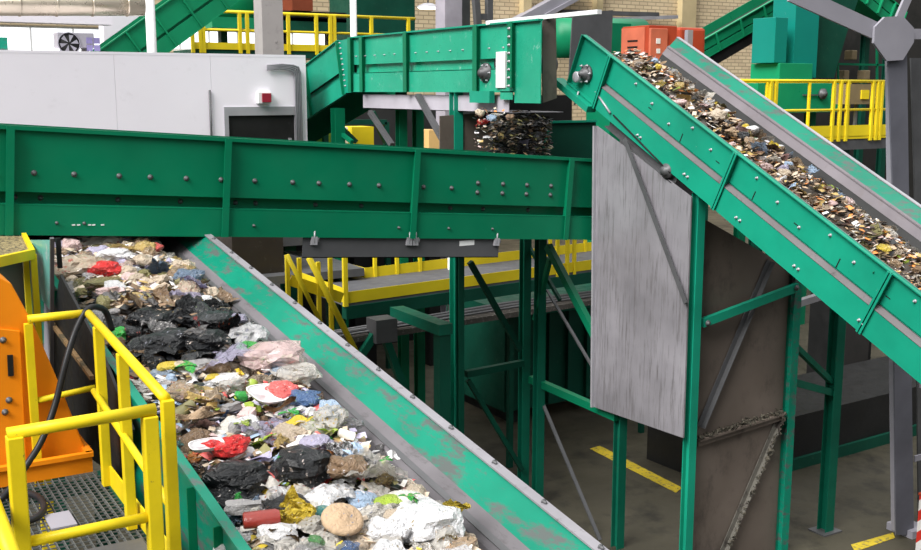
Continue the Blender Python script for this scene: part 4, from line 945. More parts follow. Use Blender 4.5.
# ================================================================== WASTE
R = random.Random(11)
def proj(p): d = V(p)-CAM; f = d.dot(FW); return PX+F*d.dot(RT)/f, PY-F*d.dot(UP)/f
def nz(p, s, o): return noise.noise(V(p)*s+V((o, o*.7, -o)))
def finish(bm, name, mat, smooth=True):
    me = D.meshes.new(name); bmesh.ops.recalc_face_normals(bm, faces=bm.faces)
    bm.to_mesh(me); bm.free(); me.materials.append(mat)
    me.polygons.foreach_set('use_smooth', [smooth]*len(me.polygons)); me.update(); return me
def norm1(bm, xy=1.):
    ex = max(v.co.x for v in bm.verts)-min(v.co.x for v in bm.verts)
    for v in bm.verts: v.co *= xy/ex
def m_bag(sd, mat, flat=.62, sub=3, rough=1., smooth=False):
    """a scrunched bag: irregular faceted folds over a lumpy form"""
    bm = bmesh.new(); bmesh.ops.create_icosphere(bm, subdivisions=sub, radius=.5); r = random.Random(sd)
    cells = [V((r.gauss(0, 1), r.gauss(0, 1), r.gauss(0, 1))).normalized() for _ in range(26)]; hs_ = [r.uniform(.72, 1.12) for _ in cells]
    for v in bm.verts:
        n = v.co.normalized(); ds = sorted(((n-c).length, h) for c, h in zip(cells, hs_))
        d1, h1 = ds[0]; d2, h2 = ds[1]; w_ = (d2-d1)/(d1+d2+.001)
        k = h1*(.5+.5*w_)+h2*(.5-.5*w_)
        k += rough*(.16*(w_-.4)+r.uniform(-.045, .045))+.25*nz(n, 1.3, sd)
        p = n*.5*k; p.z *= flat; v.co = p
    norm1(bm); return finish(bm, 'crumpled_bag', mat, smooth)
def m_film(sd, mat, th=.006, amp=.18, frill=.25, N=17):
    bm = bmesh.new(); g = {}; r = random.Random(sd*3+1); j_ = .32/N
    lines = [(r.uniform(0, 3.14), r.uniform(-.35, .35), r.uniform(.5, 1)) for _ in range(7)]
    for i in range(N+1):
        for j in range(N+1):
            x, y = i/N-.5+r.uniform(-j_, j_), j/N-.5+r.uniform(-j_, j_); k = 1+frill*nz((x*2, y*2, 0), 2, sd+5)
            z = 0
            for a, o, w_ in lines: z += abs(x*math.cos(a)+y*math.sin(a)-o)*w_*(1 if w_ > .7 else -1)
            z = z*amp*1.4+amp*.6*nz((x, y, 0), 6, sd)+r.uniform(-.02, .02)*amp*6
            g[i, j] = bm.verts.new((x*k+.08*nz((x, y, 0), 5, sd+2), y*k+.08*nz((x, y, 0), 5, sd+8), z-(x*x+y*y)*.5))
    mz = sum(v.co.z for v in bm.verts)/len(bm.verts)
    for v in bm.verts: v.co.z -= mz
    for i in range(N):
        for j in range(N):
            a, b, c, d = g[i, j], g[i+1, j], g[i+1, j+1], g[i, j+1]
            if (i+j) % 2: bm.faces.new((a, b, c)); bm.faces.new((a, c, d))
            else: bm.faces.new((a, b, d)); bm.faces.new((b, c, d))
    bmesh.ops.solidify(bm, geom=bm.faces[:], thickness=th)
    return finish(bm, 'plastic_film', mat, False)
def m_card(sd, mat, bend=.12, asp=.65, th=.02):
    bm = bmesh.new(); N = 8; g = {}
    for i in range(N+1):
        for j in range(N+1):
            x, y = i/N-.5, (j/N-.5)*asp; e = .05*nz((x*3, y*3, 0), 2, sd)
            g[i, j] = bm.verts.new((x+(e if i in (0, N) else 0), y+(e if j in (0, N) else 0), bend*(nz((x, y, 0), 2.2, sd)*1.6+abs(x+.2*y)*.8)))
    for i in range(N):
        for j in range(N): bm.faces.new((g[i, j], g[i+1, j], g[i+1, j+1], g[i, j+1]))
    bmesh.ops.solidify(bm, geom=bm.faces[:], thickness=th)
    return finish(bm, 'cardboard', mat, False)
def m_carton(sd, mat, a=.55, b=.35):
    bm = bmesh.new(); bmesh.ops.create_cube(bm, size=1); bmesh.ops.subdivide_edges(bm, edges=bm.edges[:], cuts=4, use_grid_fill=True)
    for v in bm.verts:
        p = v.co; q = V((p.x, p.y*a, p.z*b)); q += V((nz(p, 1.6, sd), nz(p, 1.6, sd+3), nz(p, 1.6, sd+6)))*.13; v.co = q
    return finish(bm, 'carton', mat, False)
def lathe_mesh(prof, name, mat, n=16, dent=0, sd=0):
    m = MB().lathe(prof, n=n, axis='x'); 
    if dent:
        for v in m.v:
            k = 1-dent*max(0, nz(v, 3, sd)+.1)*2; v.y *= k; v.z *= k*.9
    return m.mesh(name, mat)
def m_bottle(sd):
    return lathe_mesh([(.02, -.5), (.13, -.49), (.145, -.44), (.14, -.3), (.125, -.27), (.14, -.24), (.14, -.05), (.128, -.02), (.14, .02), (.14, .18), (.11, .28), (.055, .37), (.05, .43), (.05, .45)], 'plastic_bottle', W_CLEAR, dent=.35, sd=sd)
CAPM = lathe_mesh([(.01, .43), (.06, .43), (.062, .50), (.055, .515), (.01, .515)], 'cap', W_RIGID)
def m_cup(sd): return lathe_mesh([(.01, -.45), (.24, -.45), (.26, -.40), (.34, .42), (.37, .45), (.35, .46), (.32, .42), (.24, -.38), (.01, -.38)], 'plastic_cup', W_RIGID, dent=.12, sd=sd)
def m_can(sd): return lathe_mesh([(.01, -.5), (.27, -.5), (.30, -.46), (.30, .4), (.25, .48), (.26, .5), (.01, .49)], 'tin_can', W_RIGID, dent=.15, sd=sd)
def m_tray(sd):
    m = MB(); n = 24; rings = [(1, .12), (1.06, .13), (1.06, .115), (.98, .10), (.84, 0), (0.01, 0), (.01, -.02), (.86, -.02), (1, .1)]
    vs = []; fs = []
    for r, z in rings:
        for j in range(n):
            t = 2*math.pi*j/n; c, s = math.cos(t), math.sin(t); q = (abs(c)**3.5+abs(s)**3.5)**(-1/3.5)
            vs.append(V((c*q*r*.5, s*q*r*.28, z)))
    for i in range(len(rings)-1):
        for j in range(n): fs.append((i*n+j, i*n+(j+1) % n, (i+1)*n+(j+1) % n, (i+1)*n+j))
    m.add(vs, fs, True); return m.mesh('food_tray', W_RIGID)
def m_lid(sd): return MB().lathe([(.01, .03), (.05, .0), (.1, .05), (.12, .03), (.40, .04), (.47, .02), (.5, -.03), (.46, -.04), (.4, .0), (.01, -.02)], n=28).mesh('round_lid', W_CARD)
def m_leaf(sd):
    m = MB(); r = random.Random(sd)
    for k in range(7):
        a = r.uniform(0, 6.28); L = r.uniform(.35, .6); w = r.uniform(.08, .15); u = V((math.cos(a), math.sin(a), r.uniform(-.1, .5))); s_ = V((-u.y, u.x, r.uniform(-.4, .4)))
        pts = []; o = V((r.uniform(-.1, .1), r.uniform(-.1, .1), 0))
        for t, q in ((0, .1), (.3, .8), (.55, 1), (.8, .6), (1, 0)): 
            c = o+u*L*t+V((0, 0, -.25*t*t)); pts.append((c-s_*w*q, c+s_*w*q))
        vs = [x for p in pts for x in p]; fs = [(2*i, 2*i+1, 2*i+3, 2*i+2) for i in range(4)]
        m.add(vs+[v+V((0, 0, .012)) for v in vs], fs+[tuple(i+10 for i in f) for f in fs])
    return m.mesh('leafy_scrap', W_LEAF)
KINDS = {
 'bag': ([m_bag(i*3.1, W_BAG) for i in range(5)], 'crumpled_bag', 'crumpled {c} plastic bag', 'bag', 'crumpled bags in the waste'),
 'wad': ([m_bag(50+i*2.3, W_PAPER, .8, 2, 2.) for i in range(4)], 'paper_wad', 'crumpled {c} paper wad', 'paper', 'paper wads in the waste'),
 'clear': ([m_bag(90+i*2.7, W_CLEAR, .6, 3, 1.5) for i in range(3)], 'clear_bag', 'translucent {c} crumpled film bag', 'bag', 'translucent bags in the waste'),
 'film': ([m_film(i*4.1, W_BAG) for i in range(4)], 'plastic_film', 'creased {c} plastic film sheet', 'film', 'plastic film in the waste'),
 'cfilm': ([m_film(30+i*4.1, W_CLEAR, .006, .2) for i in range(3)], 'clear_film', 'see-through {c} wrapping film', 'film', 'wrapping film in the waste'),
 'paper': ([m_film(60+i*4.1, W_PAPER, .008, .09, .1) for i in range(4)], 'paper_sheet', 'rumpled {c} paper sheet', 'paper', 'paper sheets in the waste'),
 'card': ([m_card(i*2.2, W_CARD) for i in range(4)], 'cardboard_piece', 'torn {c} cardboard piece', 'cardboard', 'cardboard pieces in the waste'),
 'carton': ([m_carton(i*2.2, W_CARD) for i in range(3)], 'crushed_carton', 'crushed {c} carton', 'carton', 'crushed cartons in the waste'),
 'bottle': ([m_bottle(i*5.) for i in range(2)], 'plastic_bottle', 'dented {c} plastic bottle', 'bottle', 'plastic bottles in the waste'),
 'cup': ([m_cup(i) for i in range(2)], 'plastic_cup', 'empty {c} plastic cup', 'cup', 'plastic cups in the waste'),
 'can': ([m_can(i) for i in range(2)], 'food_can', '{c} food can', 'can', 'cans in the waste'),
 'tray': ([m_tray(0)], 'food_tray', '{c} rounded food tray', 'tray', 'food trays in the waste'),
 'lid': ([m_lid(0)], 'round_lid', 'round {c} board lid', 'lid', 'lids in the waste'),
 'leaf': ([m_leaf(i) for i in range(3)], 'leafy_scrap', 'bunch of {c} leafy scraps', 'leaves', 'leafy scraps in the waste'),
}
COLS = {'white': (.80, .79, .80), 'off-white': (.72, .68, .62), 'beige': (.60, .49, .37), 'tan': (.50, .35, .22), 'brown': (.22, .14, .08), 'dark brown': (.08, .055, .04),
 'black': (.006, .007, .009), 'charcoal': (.022, .024, .026), 'grey': (.30, .29, .29), 'pale pink': (.72, .52, .50), 'lilac': (.50, .46, .62), 'pale blue': (.38, .50, .66), 'blue': (.07, .14, .30), 'navy': (.03, .05, .12),
 'red': (.70, .02, .02), 'dark red': (.28, .03, .02), 'dusty blue': (.13, .18, .26), 'coral': (.78, .13, .12), 'orange': (.80, .30, .08), 'yellow': (.80, .60, .06), 'green': (.03, .35, .05), 'lime': (.35, .48, .05), 'olive': (.22, .20, .08), 'ochre': (.48, .34, .12), 'teal': (.04, .20, .18)}
def place(kind, loc, size, col, label, rot=None, flat=1., asp=1., var=None, parts=False, group=True):
    meshes, nm, _, cat, grp = KINDS[kind]
    me = meshes[var if var is not None else R.randrange(len(meshes))]
    o = D.objects.new(nm, me); COL.objects.link(o); o.location = loc
    o.rotation_euler = rot or (R.uniform(-.4, .4), R.uniform(-.4, .4), R.uniform(0, 6.28))
    o.scale = (size, size*asp, size*flat); c = COLS[col]; k = R.uniform(.88, 1.08)
    o.color = (min(1, c[0]*k), min(1, c[1]*k), min(1, c[2]*k), 1)
    o['label'] = label; o['category'] = cat
    if group: o['group'] = grp
    if kind == 'bottle' and parts:
        q = D.objects.new('cap', CAPM); COL.objects.link(q); q.parent = o; q.color = COLS[parts]+(1,)
    return o
def surf(X, Y):     # top of the waste heap on the wide belt
    e = min(X-1.66, 3.10-X)
    return zt(Y)-.33+.27*min(1, max(0, e)/.26)**.7+.08*noise.noise(V((X*2.2, Y*2.2, 3)))-.05*max(0, X-2.6)
def hit(px, py):
    r = ray(px, py); t = 3.
    while t < 30:
        p = CAM+r*t
        if p.z < surf(p.x, p.y): return p
        t += .01
    return CAM+r*12
# base heap: one uncountable litter mass with thousands of flakes
def litter(name, label, P, n, cols, smin, smax, sz=1.):
    r = random.Random(len(name)+n); vs = []; fs = []; cl = []
    for k in range(n):
        c = P(r); 
        if c is None: continue
        s = r.uniform(smin, smax)*sz; col = cols(c, r); b = r.uniform(.75, 1.1)
        a = r.uniform(0, 6.28); tilt = V((r.uniform(-.6, .6), r.uniform(-.6, .6), 1)).normalized()
        u = tilt.cross(V((math.cos(a), math.sin(a), 0))).normalized(); w = tilt.cross(u)
        asp = r.uniform(.35, 1); o = len(vs)
        vs += [c-u*s-w*s*asp*r.uniform(.6, 1), c+u*s*r.uniform(.6, 1)-w*s*asp, c+u*s+w*s*asp*r.uniform(.5, 1), c-u*s*r.uniform(.5, 1)+w*s*asp, c+tilt*s*r.uniform(.04, .3), c-tilt*s*.1]
        f = [(o, o+1, o+4), (o+1, o+2, o+4), (o+2, o+3, o+4), (o+3, o, o+4), (o+1, o, o+5), (o+2, o+1, o+5), (o+3, o+2, o+5), (o, o+3, o+5)]
        fs += f; cl += [(col[0]*b, col[1]*b, col[2]*b, 1)]*8
    return vs, fs, cl
def mk_litter(name, label, vs, fs, cl, base=None):
    if base:
        o = len(vs); vs += base[0]; fs += [tuple(i+o for i in f) for f in base[1]]; cl += [(.05, .042, .034, 1)]*len(base[1])
    off = V((sum(v.x for v in vs)/len(vs), sum(v.y for v in vs)/len(vs), min(v.z for v in vs)))
    me = D.meshes.new(name); me.from_pydata([tuple(V(v)-off) for v in vs], [], fs)
    at = me.color_attributes.new('tint', 'FLOAT_COLOR', 'CORNER'); buf = []
    for p, c in zip(me.polygons, cl): buf += list(c)*p.loop_total
    at.data.foreach_set('color', buf); me.materials.append(W_FLAKE); me.update()
    ob = D.objects.new(name, me); COL.objects.link(ob); ob.location = off; tag(ob, label, 'waste', kind='stuff'); return ob
def zone_cols(px, py):
    """which colours and kinds the photograph shows in each stretch of the heap"""
    if py < 292 and not (px > 195 and py > 272): return ['beige', 'beige', 'off-white', 'pale pink', 'off-white', 'tan', 'white', 'ochre', 'beige', 'lilac', 'olive'], ['bag', 'clear', 'wad', 'film', 'bag', 'card', 'clear']
    if py < 312: return ['charcoal', 'black', 'brown', 'beige', 'grey', 'olive', 'tan'], ['bag', 'film', 'wad', 'film', 'card']
    if py < 368 and px < 262-(py-312)*.3: return ['black', 'black', 'charcoal', 'black', 'charcoal', 'grey', 'dark brown', 'charcoal', 'brown'], ['bag', 'film', 'film', 'bag', 'cfilm', 'clear']
    if py < 368: return ['grey', 'off-white', 'lilac', 'pale pink', 'white'], ['clear', 'cfilm', 'clear', 'film']
    if 468 < py < 520 and px < 262: return ['black', 'charcoal', 'black', 'dark brown'], ['bag', 'film', 'clear']
    if py > 495: return ['beige', 'off-white', 'white', 'off-white', 'beige', 'pale blue', 'grey', 'tan', 'yellow'], ['clear', 'bag', 'film', 'paper', 'clear', 'card', 'cfilm']
    return ['beige', 'off-white', 'white', 'tan', 'pale pink', 'lilac', 'brown', 'beige', 'white', 'ochre', 'coral', 'grey', 'off-white', 'olive', 'pale blue', 'lime'], ['bag', 'clear', 'wad', 'paper', 'card', 'cfilm', 'film', 'cup', 'carton', 'clear', 'paper', 'wad']
# --- hand-set pieces: px, py, kind, size (m), colour, aspect, flat, short name, label
LM = []
def hp_(px, py, kind, size, col, short, label, asp=1., flat=1., rz=None, lift=.03, var=0, parts=False, tilt=(0, 0)):
    p = hit(px, py)+V((0, 0, lift)); rot = (tilt[0], tilt[1], rz if rz is not None else R.uniform(0, 6))
    place(kind, p, size, col, label, rot, flat, asp, var, parts); LM.append((px, py, short))
hp_(107, 273, 'bag', .34, 'red', 'far red bag', 'bright red crumpled bag among beige waste near the crossing conveyor', .8, .8, .3)
hp_(117, 258, 'bag', .36, 'white', 'white bag behind the far red bag', 'white crumpled bag just beyond the far red bag', .8, .6, .2)
hp_(78, 268, 'clear', .55, 'beige', 'beige bag left of the far red bag', 'large translucent beige bag left of the far red bag', .9, .7, .3)
hp_(104, 243, 'clear', .70, 'off-white', 'long pale bag', 'long pale translucent bag lying under the crossing conveyor edge', .5, .6, .2)
hp_(172, 251, 'can', .17, 'dark brown', 'dark can', 'dark brown can with light rim on the far waste at right', 1, 1, .5)
hp_(153, 251, 'bag', .2, 'coral', 'far coral bag', 'small coral pink bag beside the dark can', 1, .8)
hp_(165, 278, 'film', .36, 'dusty blue', 'dusty blue bag', 'dusty blue cloth-like bag across the far waste', .5, 1.2, .25, .05, 1)
hp_(188, 280, 'bag', .30, 'dusty blue', 'grey-blue bag', 'grey-blue crumpled bag right of the dusty blue cloth-like bag', .7, .8, .1, .03, 2)
hp_(196, 288, 'film', .18, 'lilac', 'lilac film', 'upright lilac film scrap in front of the grey-blue bag', 1, 1.5, .5, .06)
hp_(107, 287, 'bag', .40, 'olive', 'olive bag', 'dull olive grey bag in front of the far red bag', .6, .5, .2)
hp_(108, 295, 'carton', .18, 'pale pink', 'pale carton', 'small pale crushed carton in front of the olive bag', 1, 1, .3)
hp_(206, 262, 'film', .34, 'beige', 'beige strip', 'beige film strip lying against the right belt skirt, far end', .4, 1, -.4)
hp_(140, 262, 'card', .26, 'off-white', 'pale board', 'pale torn board right of the far red bag', .7, 1, .3)
hp_(139, 305, 'film', .4, 'tan', 'tan roll', 'tan rolled film in the dark stretch of waste', .3, 1.2, .9)
hp_(135, 302, 'bag', .22, 'ochre', 'ochre bag', 'ochre brown bag beside the tan rolled film', 1, .8)
for (x, y, s, c, k) in ((150, 322, .42, 'black', 'bag'), (190, 318, .46, 'black', 'film'), (215, 325, .4, 'charcoal', 'bag'), (170, 345, .5, 'black', 'bag'), (205, 345, .42, 'black', 'bag'), (228, 338, .3, 'black', 'film'), (150, 355, .4, 'charcoal', 'film')):
    hp_(x, y, k, s, c, 'dark bags', '', .8, .7, None, .03, R.randrange(4))
    LM.pop(); o = SC.objects[-1]
    o['label'] = {150: 'shiny black bag at left of the dark stretch', 190: 'folded black film at the middle top of the dark stretch', 215: 'charcoal bag at right of the dark stretch of waste', 170: 'large black bag at the middle of the dark stretch', 205: 'black bag right of the largest black bag', 228: 'black film at the right end of the dark stretch'}.get(x, '') or 'x'
    if (x, y) == (150, 355): o['label'] = 'charcoal film at the near left of the dark stretch'
hp_(186, 303, 'cfilm', .25, 'lilac', 'glossy lilac film', 'glossy lilac film tuft on top of the dark stretch', 1, 1.2, 1, .07)
hp_(207, 303, 'bag', .14, 'white', 'white ball', 'small white ball of plastic at the right of the dark stretch', 1, .9)
hp_(188, 344, 'film', .30, 'grey', 'grey film tongue', 'grey film tongue lying on the black bags', .4, .8, -.4, .08, 2)
hp_(160, 335, 'cfilm', .28, 'grey', 'grey clear film', 'greyish clear film on the left of the black bags', .6, 1, .5, .08)
hp_(247, 328, 'bag', .14, 'yellow', 'yellow scrap', 'small yellow bag scrap by the right belt skirt', 1, .8)
hp_(249, 341, 'clear', .36, 'white', 'white clear bag', 'white translucent bag standing by the right belt skirt', .9, 1, .5, .05)
hp_(236, 322, 'clear', .2, 'lilac', 'lilac bag', 'small lilac translucent bag beyond the yellow scrap', 1, .8)
hp_(275, 362, 'clear', .52, 'pale pink', 'big pink bag', 'large pale pink speckled bag by the right belt wall', .8, .7, -.4, .05, 1)
hp_(296, 378, 'clear', .40, 'off-white', 'pale bag behind blue bag', 'pale translucent bag between the big pink bag and the belt wall', .9, .7, .6, .03, 2)
hp_(249, 366, 'leaf', .17, 'green', 'green leaves', 'bright green leafy bunch left of the big pink bag', 1, 1.2, .3, .09)
hp_(262, 369, 'leaf', .15, 'green', 'second green leaves', 'bright green leafy bunch touching the big pink bag', 1, 1.1, 1.5, .09, 1)
hp_(218, 365, 'cfilm', .48, 'lilac', 'lilac sheet', 'large lilac clear film spread left of the green leaves', .8, .7, .3, .05, 1)
hp_(171, 372, 'bag', .2, 'yellow', 'yellow bag', 'small yellow bag beside the green film at the left', .8, .8, .3)
hp_(188, 375, 'leaf', .27, 'green', 'green leaf pile', 'green leafy pile right of the small yellow bag', .8, .8, .2, .07, 2)
hp_(228, 388, 'bag', .26, 'white', 'white packet', 'white packet with yellow edge in the middle of the belt', .9, .5, 0, .06, 3)
hp_(240, 386, 'card', .17, 'yellow', 'yellow flap', 'yellow flap along the right edge of the white packet', .4, 1, 1.4, .10)
hp_(213, 382, 'bag', .12, 'yellow', 'yellow scrap by packet', 'small yellow scrap left of the white packet', 1, .8)
hp_(281, 398, 'bag', .25, 'coral', 'coral bag', 'coral red crumpled bag behind the white plate', 1.1, .8, .2, .06, 1)
hp_(267, 409, 'tray', .26, 'white', 'white plate', 'white plastic plate leaning on the coral red bag', 1.5, .8, .35, .09, 0, False, (.35, .1))
hp_(303, 404, 'bag', .24, 'blue', 'blue bag', 'dark blue crumpled bag right of the coral red bag', 1, .8, .1, .04, 2)
hp_(283, 418, 'card', .34, 'tan', 'wooden stick', 'narrow tan stick of board in front of the white plate', .12, 1, .45, .09)
hp_(181, 395, 'clear', .24, 'tan', 'tan bag', 'tan translucent bag at the left above the brown cardboard', 1, .9)
hp_(213, 405, 'card', .30, 'beige', 'curled board', 'curled beige board standing left of the white packet', .5, 1.6, 1.3, .06, 1)
hp_(200, 424, 'card', .36, 'tan', 'brown cardboard', 'torn brown cardboard sheet beside the left railing post', .6, .7, .4, .06, 2)
hp_(232, 417, 'carton', .12, 'grey', 'grey carton', 'small grey and white carton in front of the white packet', 1, 1, .4, .07)
hp_(247, 424, 'carton', .17, 'pale pink', 'pink carton', 'pale pink carton with yellow tip in mid belt', 1, 1, 1, .06)
hp_(243, 434, 'leaf', .14, 'lime', 'lime scraps', 'lime green leafy scraps in front of the pale pink carton', 1, 1, 1, .07)
hp_(291, 424, 'leaf', .17, 'green', 'green stalk', 'dark green leaf stalk left of the yellow carton', 1, 1, 1.1, .08)
hp_(297, 434, 'card', .2, 'yellow', 'yellow carton', 'pale yellow flattened carton in the right half of the belt', .9, 1, .4, .08, 3)
hp_(275, 437, 'cfilm', .4, 'lilac', 'lilac clear bag', 'lilac clear bag between the white plate and dark green bag', .8, .8, .5, .05)
hp_(230, 456, 'bag', .25, 'red', 'near red bag', 'bright red crumpled bag right of the white food tray', .75, .75, .25, .06, 3)
hp_(212, 452, 'bag', .17, 'red', 'red bag lobe', 'smaller red bag lying against the left of the near red bag', 1, .75, .25, .05, 1)
hp_(207, 463, 'tray', .20, 'white', 'white food tray', 'white oval food tray at the left edge of the belt', .9, 1, .0, .10, 0, False, (.3, 0))
hp_(187, 450, 'clear', .20, 'teal', 'teal bag', 'teal grey translucent bag behind the white food tray', .8, 1)
hp_(318, 452, 'bag', .24, 'lilac', 'lilac packet', 'lilac crumpled packet right of the orange scrap', .8, .8, .3, .05)
hp_(306, 434, 'clear', .3, 'off-white', 'pale bag', 'pale bag above the lilac packet', .8, .8)
hp_(330, 420, 'clear', .34, 'off-white', 'pale bag at edge', 'pale translucent bag at the right edge of the heap, mid belt', .7, .8, 1)
hp_(345, 425, 'clear', .28, 'grey', 'grey pouch', 'grey pouch lying on the bare belt by the skirt', .45, .7, -.2, .0)
hp_(357, 434, 'bottle', .24, 'white', 'white bottle', 'small white bottle on the bare belt by the skirt', 1, 1, -1.0, .04, 0, 'white')
hp_(372, 446, 'cfilm', .34, 'pale blue', 'blue film', 'pale bluish film spread over the bare belt', .6, .7, -.2, .03, 1)
hp_(325, 458, 'bag', .14, 'orange', 'orange scrap', 'small orange bag right of the small red piece', 1, .8)
hp_(309, 462, 'bag', .16, 'red', 'small red piece', 'small red crumpled film behind the dark green bag', .9, 1.1)
hp_(290, 471, 'leaf', .15, 'green', 'green film', 'bright green film at the left of the black glossy bag', 1, 1.4, 1.2, .10)
hp_(307, 478, 'bag', .34, 'black', 'black glossy bag', 'black glossy round bag at the centre of the near belt', 1, .9, .5, .07, 4)
hp_(345, 477, 'bag', .26, 'brown', 'brown bag', 'brown translucent round bag right of the black glossy bag', .9, .9, .5, .06, 2)
hp_(340, 461, 'film', .24, 'white', 'white sheet', 'white sheet edge behind the brown round bag', .6, 1, .3, .08)
hp_(370, 466, 'bag', .14, 'grey', 'grey ball', 'grey ball of plastic between brown bag and clear sheet', 1, .9)
hp_(240, 487, 'bag', .40, 'black', 'near black bag', 'large black bag behind the white board, near left belt wall', .65, .8, -.2, .06, 0)
hp_(225, 505, 'bag', .26, 'black', 'torn black bag', 'torn black bag against the left belt wall', .9, .8, .3, .04, 3)
hp_(226, 488, 'card', .20, 'grey', 'grey board', 'grey brown board lying on the large black bag', .4, 1, .6, .13)
hp_(273, 503, 'card', .22, 'off-white', 'white board', 'white board scrap sticking up in front of the black bag', .5, 1.3, .9, .11, 2)
hp_(245, 517, 'carton', .20, 'grey', 'grey tub', 'greyish clear carton in front of the large black bag', .9, .8, -.4, .06)
hp_(290, 512, 'bag', .26, 'black', 'black bag front', 'small black bag in front of the black glossy bag', 1, .7, .3, .04)
hp_(262, 537, 'can', .19, 'dark red', 'red jar', 'dark red speckled jar at the bottom of the belt', .9, .9, -.25, .10)
hp_(300, 548, 'cfilm', .36, 'off-white', 'near clear film', 'off-white clear film around the dark red jar', .8, .6, .2, .04)
hp_(330, 505, 'paper', .30, 'white', 'white paper', 'white folded paper left of the blue and white wrapper', .7, 1, .2, .08)
hp_(326, 519, 'bag', .16, 'teal', 'teal lump', 'dark teal glossy lump behind the round brown lid', 1, .9)
hp_(343, 540, 'lid', .23, 'tan', 'round brown lid', 'round brown board lid at the bottom centre of the belt', 1, 1.5, 0, .12, 0, False, (.45, 0))
hp_(362, 506, 'bag', .2, 'pale blue', 'blue wrapper', 'pale blue wrapper below the tall clear sheet', .8, .8)
hp_(376, 485, 'cfilm', .36, 'off-white', 'tall clear sheet', 'tall cloudy clear sheet left of the green striped packet', .8, 1.1, .9, .09, 2)
hp_(402, 468, 'cfilm', .36, 'grey', 'grey clear film', 'greyish clear film leaning against the skirt', .6, 1, -.6, .07)
hp_(393, 478, 'card', .17, 'white', 'green striped packet', 'white packet with green edges between two clear films', .5, 1, 1.3, .14)
hp_(387, 482, 'leaf', .1, 'green', 'green packet edge', 'narrow green strip on the left of the white packet', 1, 1, 1.3, .14)
hp_(422, 484, 'clear', .32, 'off-white', 'off-white film ball', 'off-white crumpled film ball against the right skirt', .9, .8, .2, .05, 1)
hp_(405, 507, 'bag', .22, 'off-white', 'white bag', 'off-white bag behind the green scrap', 1, .8)
hp_(390, 508, 'bag', .17, 'lime', 'lime bag', 'lime green smooth bag left of the green scrap', 1, .9)
hp_(409, 519, 'leaf', .13, 'green', 'green scrap', 'bright green scrap on the near white bags', 1, 1.2, .4, .13)
hp_(425, 533, 'bag', .46, 'white', 'big white bag', 'big white crumpled bag at the bottom right of the heap', .8, .7, .2, .04, 4)
hp_(388, 538, 'bag', .26, 'white', 'small white bag', 'smaller white bag left of the big white bag', .8, .8, .2, .05, 2)
hp_(452, 526, 'cup', .10, 'white', 'white cup', 'small white cup at the right tip of the heap', 1, 1, .5, .05)
hp_(446, 541, 'film', .2, 'yellow', 'yellow film', 'yellow film under the right side of the big white bag', .6, 1, 1.2, .03)
# --- random fill
placed = []; used = {}
def near_lm(px, py, lms):
    return sorted(lms, key=lambda l: (l[0]-px)**2+1.6*(l[1]-py)**2)
def rel(px, py, l):
    dx, dy = px-l[0], py-l[1]
    if abs(dx) > abs(dy)*1.3: return 'right of' if dx > 0 else 'left of'
    return 'in front of' if dy > 0 else 'beyond'
def lab(kind, col, size, px, py, lms, big, small):
    base = KINDS[kind][2].format(c=col); a = near_lm(px, py, lms)
    sz = 'large ' if size > big else ('small ' if size < small else '')
    for c in a[:5]:
        t = sz+base+' '+rel(px, py, c)+' the '+c[2]
        if len(t.split()) <= 15 and t not in used: used[t] = 1; return t
    return ' '.join((sz+base+' '+rel(px, py, a[0])+' the '+a[0][2]).split()[:16])
cand = 0
while len(placed) < 390 and cand < 40000:
    cand += 1
    X = R.uniform(1.79, 3.02); Y = 3.9+(12.6-3.9)*R.random()**1.15
    if X > 2.86-.1*R.random() and 5.4 < Y < 7.3: continue
    if min([(X-a)**2+(Y-b)**2 for a, b in placed] or [9]) < .098**2: continue
    z = surf(X, Y); px, py = proj((X, Y, z))
    if not (40 < px < 470 and 236 < py < 565): continue
    cs, ks = zone_cols(px, py); c = R.choice(cs); k = R.choice(ks)
    s = R.uniform(.11, .29); 
    if k in ('cup', 'wad'): s *= .6
    if k == 'carton': s *= .7
    if py > 320 and R.random() < .10: c = R.choice(['coral', 'yellow', 'green', 'pale blue', 'orange', 'blue'])
    placed.append((X, Y))
    place(k, (X, Y, z+R.uniform(-.02, .03)), s, c, lab(k, c, s, px, py, LM, .24, .15), (R.uniform(-.5, .5), R.uniform(-.5, .5), R.uniform(0, 6.28)), R.uniform(.7, 1.2), R.uniform(.6, 1))
# litter base
def P1(r):
    X = r.uniform(1.77, 2.97); Y = r.uniform(3.2, 14.4); return V((X, Y, surf(X, Y)+r.uniform(-.04, .035)))
def C1(c, r):
    px, py = proj(c); return COLS[r.choice(zone_cols(px, py)[0]+['brown'])]
vs, fs, cl = litter('a', '', P1, 9000, C1, .012, .05)
bv, bf = [], []; NX, NY = 14, 120
for i in range(NY+1):
    for j in range(NX+1):
        X = 1.775+(2.98-1.775)*j/NX; Y = 2.7+(14.5-2.7)*i/NY; bv.append(V((X, Y, surf(X, Y)-.03)))
for i in range(NY):
    for j in range(NX): a = i*(NX+1)+j; bf.append((a, a+1, a+NX+2, a+NX+1))
mk_litter('mixed_litter', 'mixed small litter filling the wide waste belt between the bags', vs, fs, cl, (bv, bf))
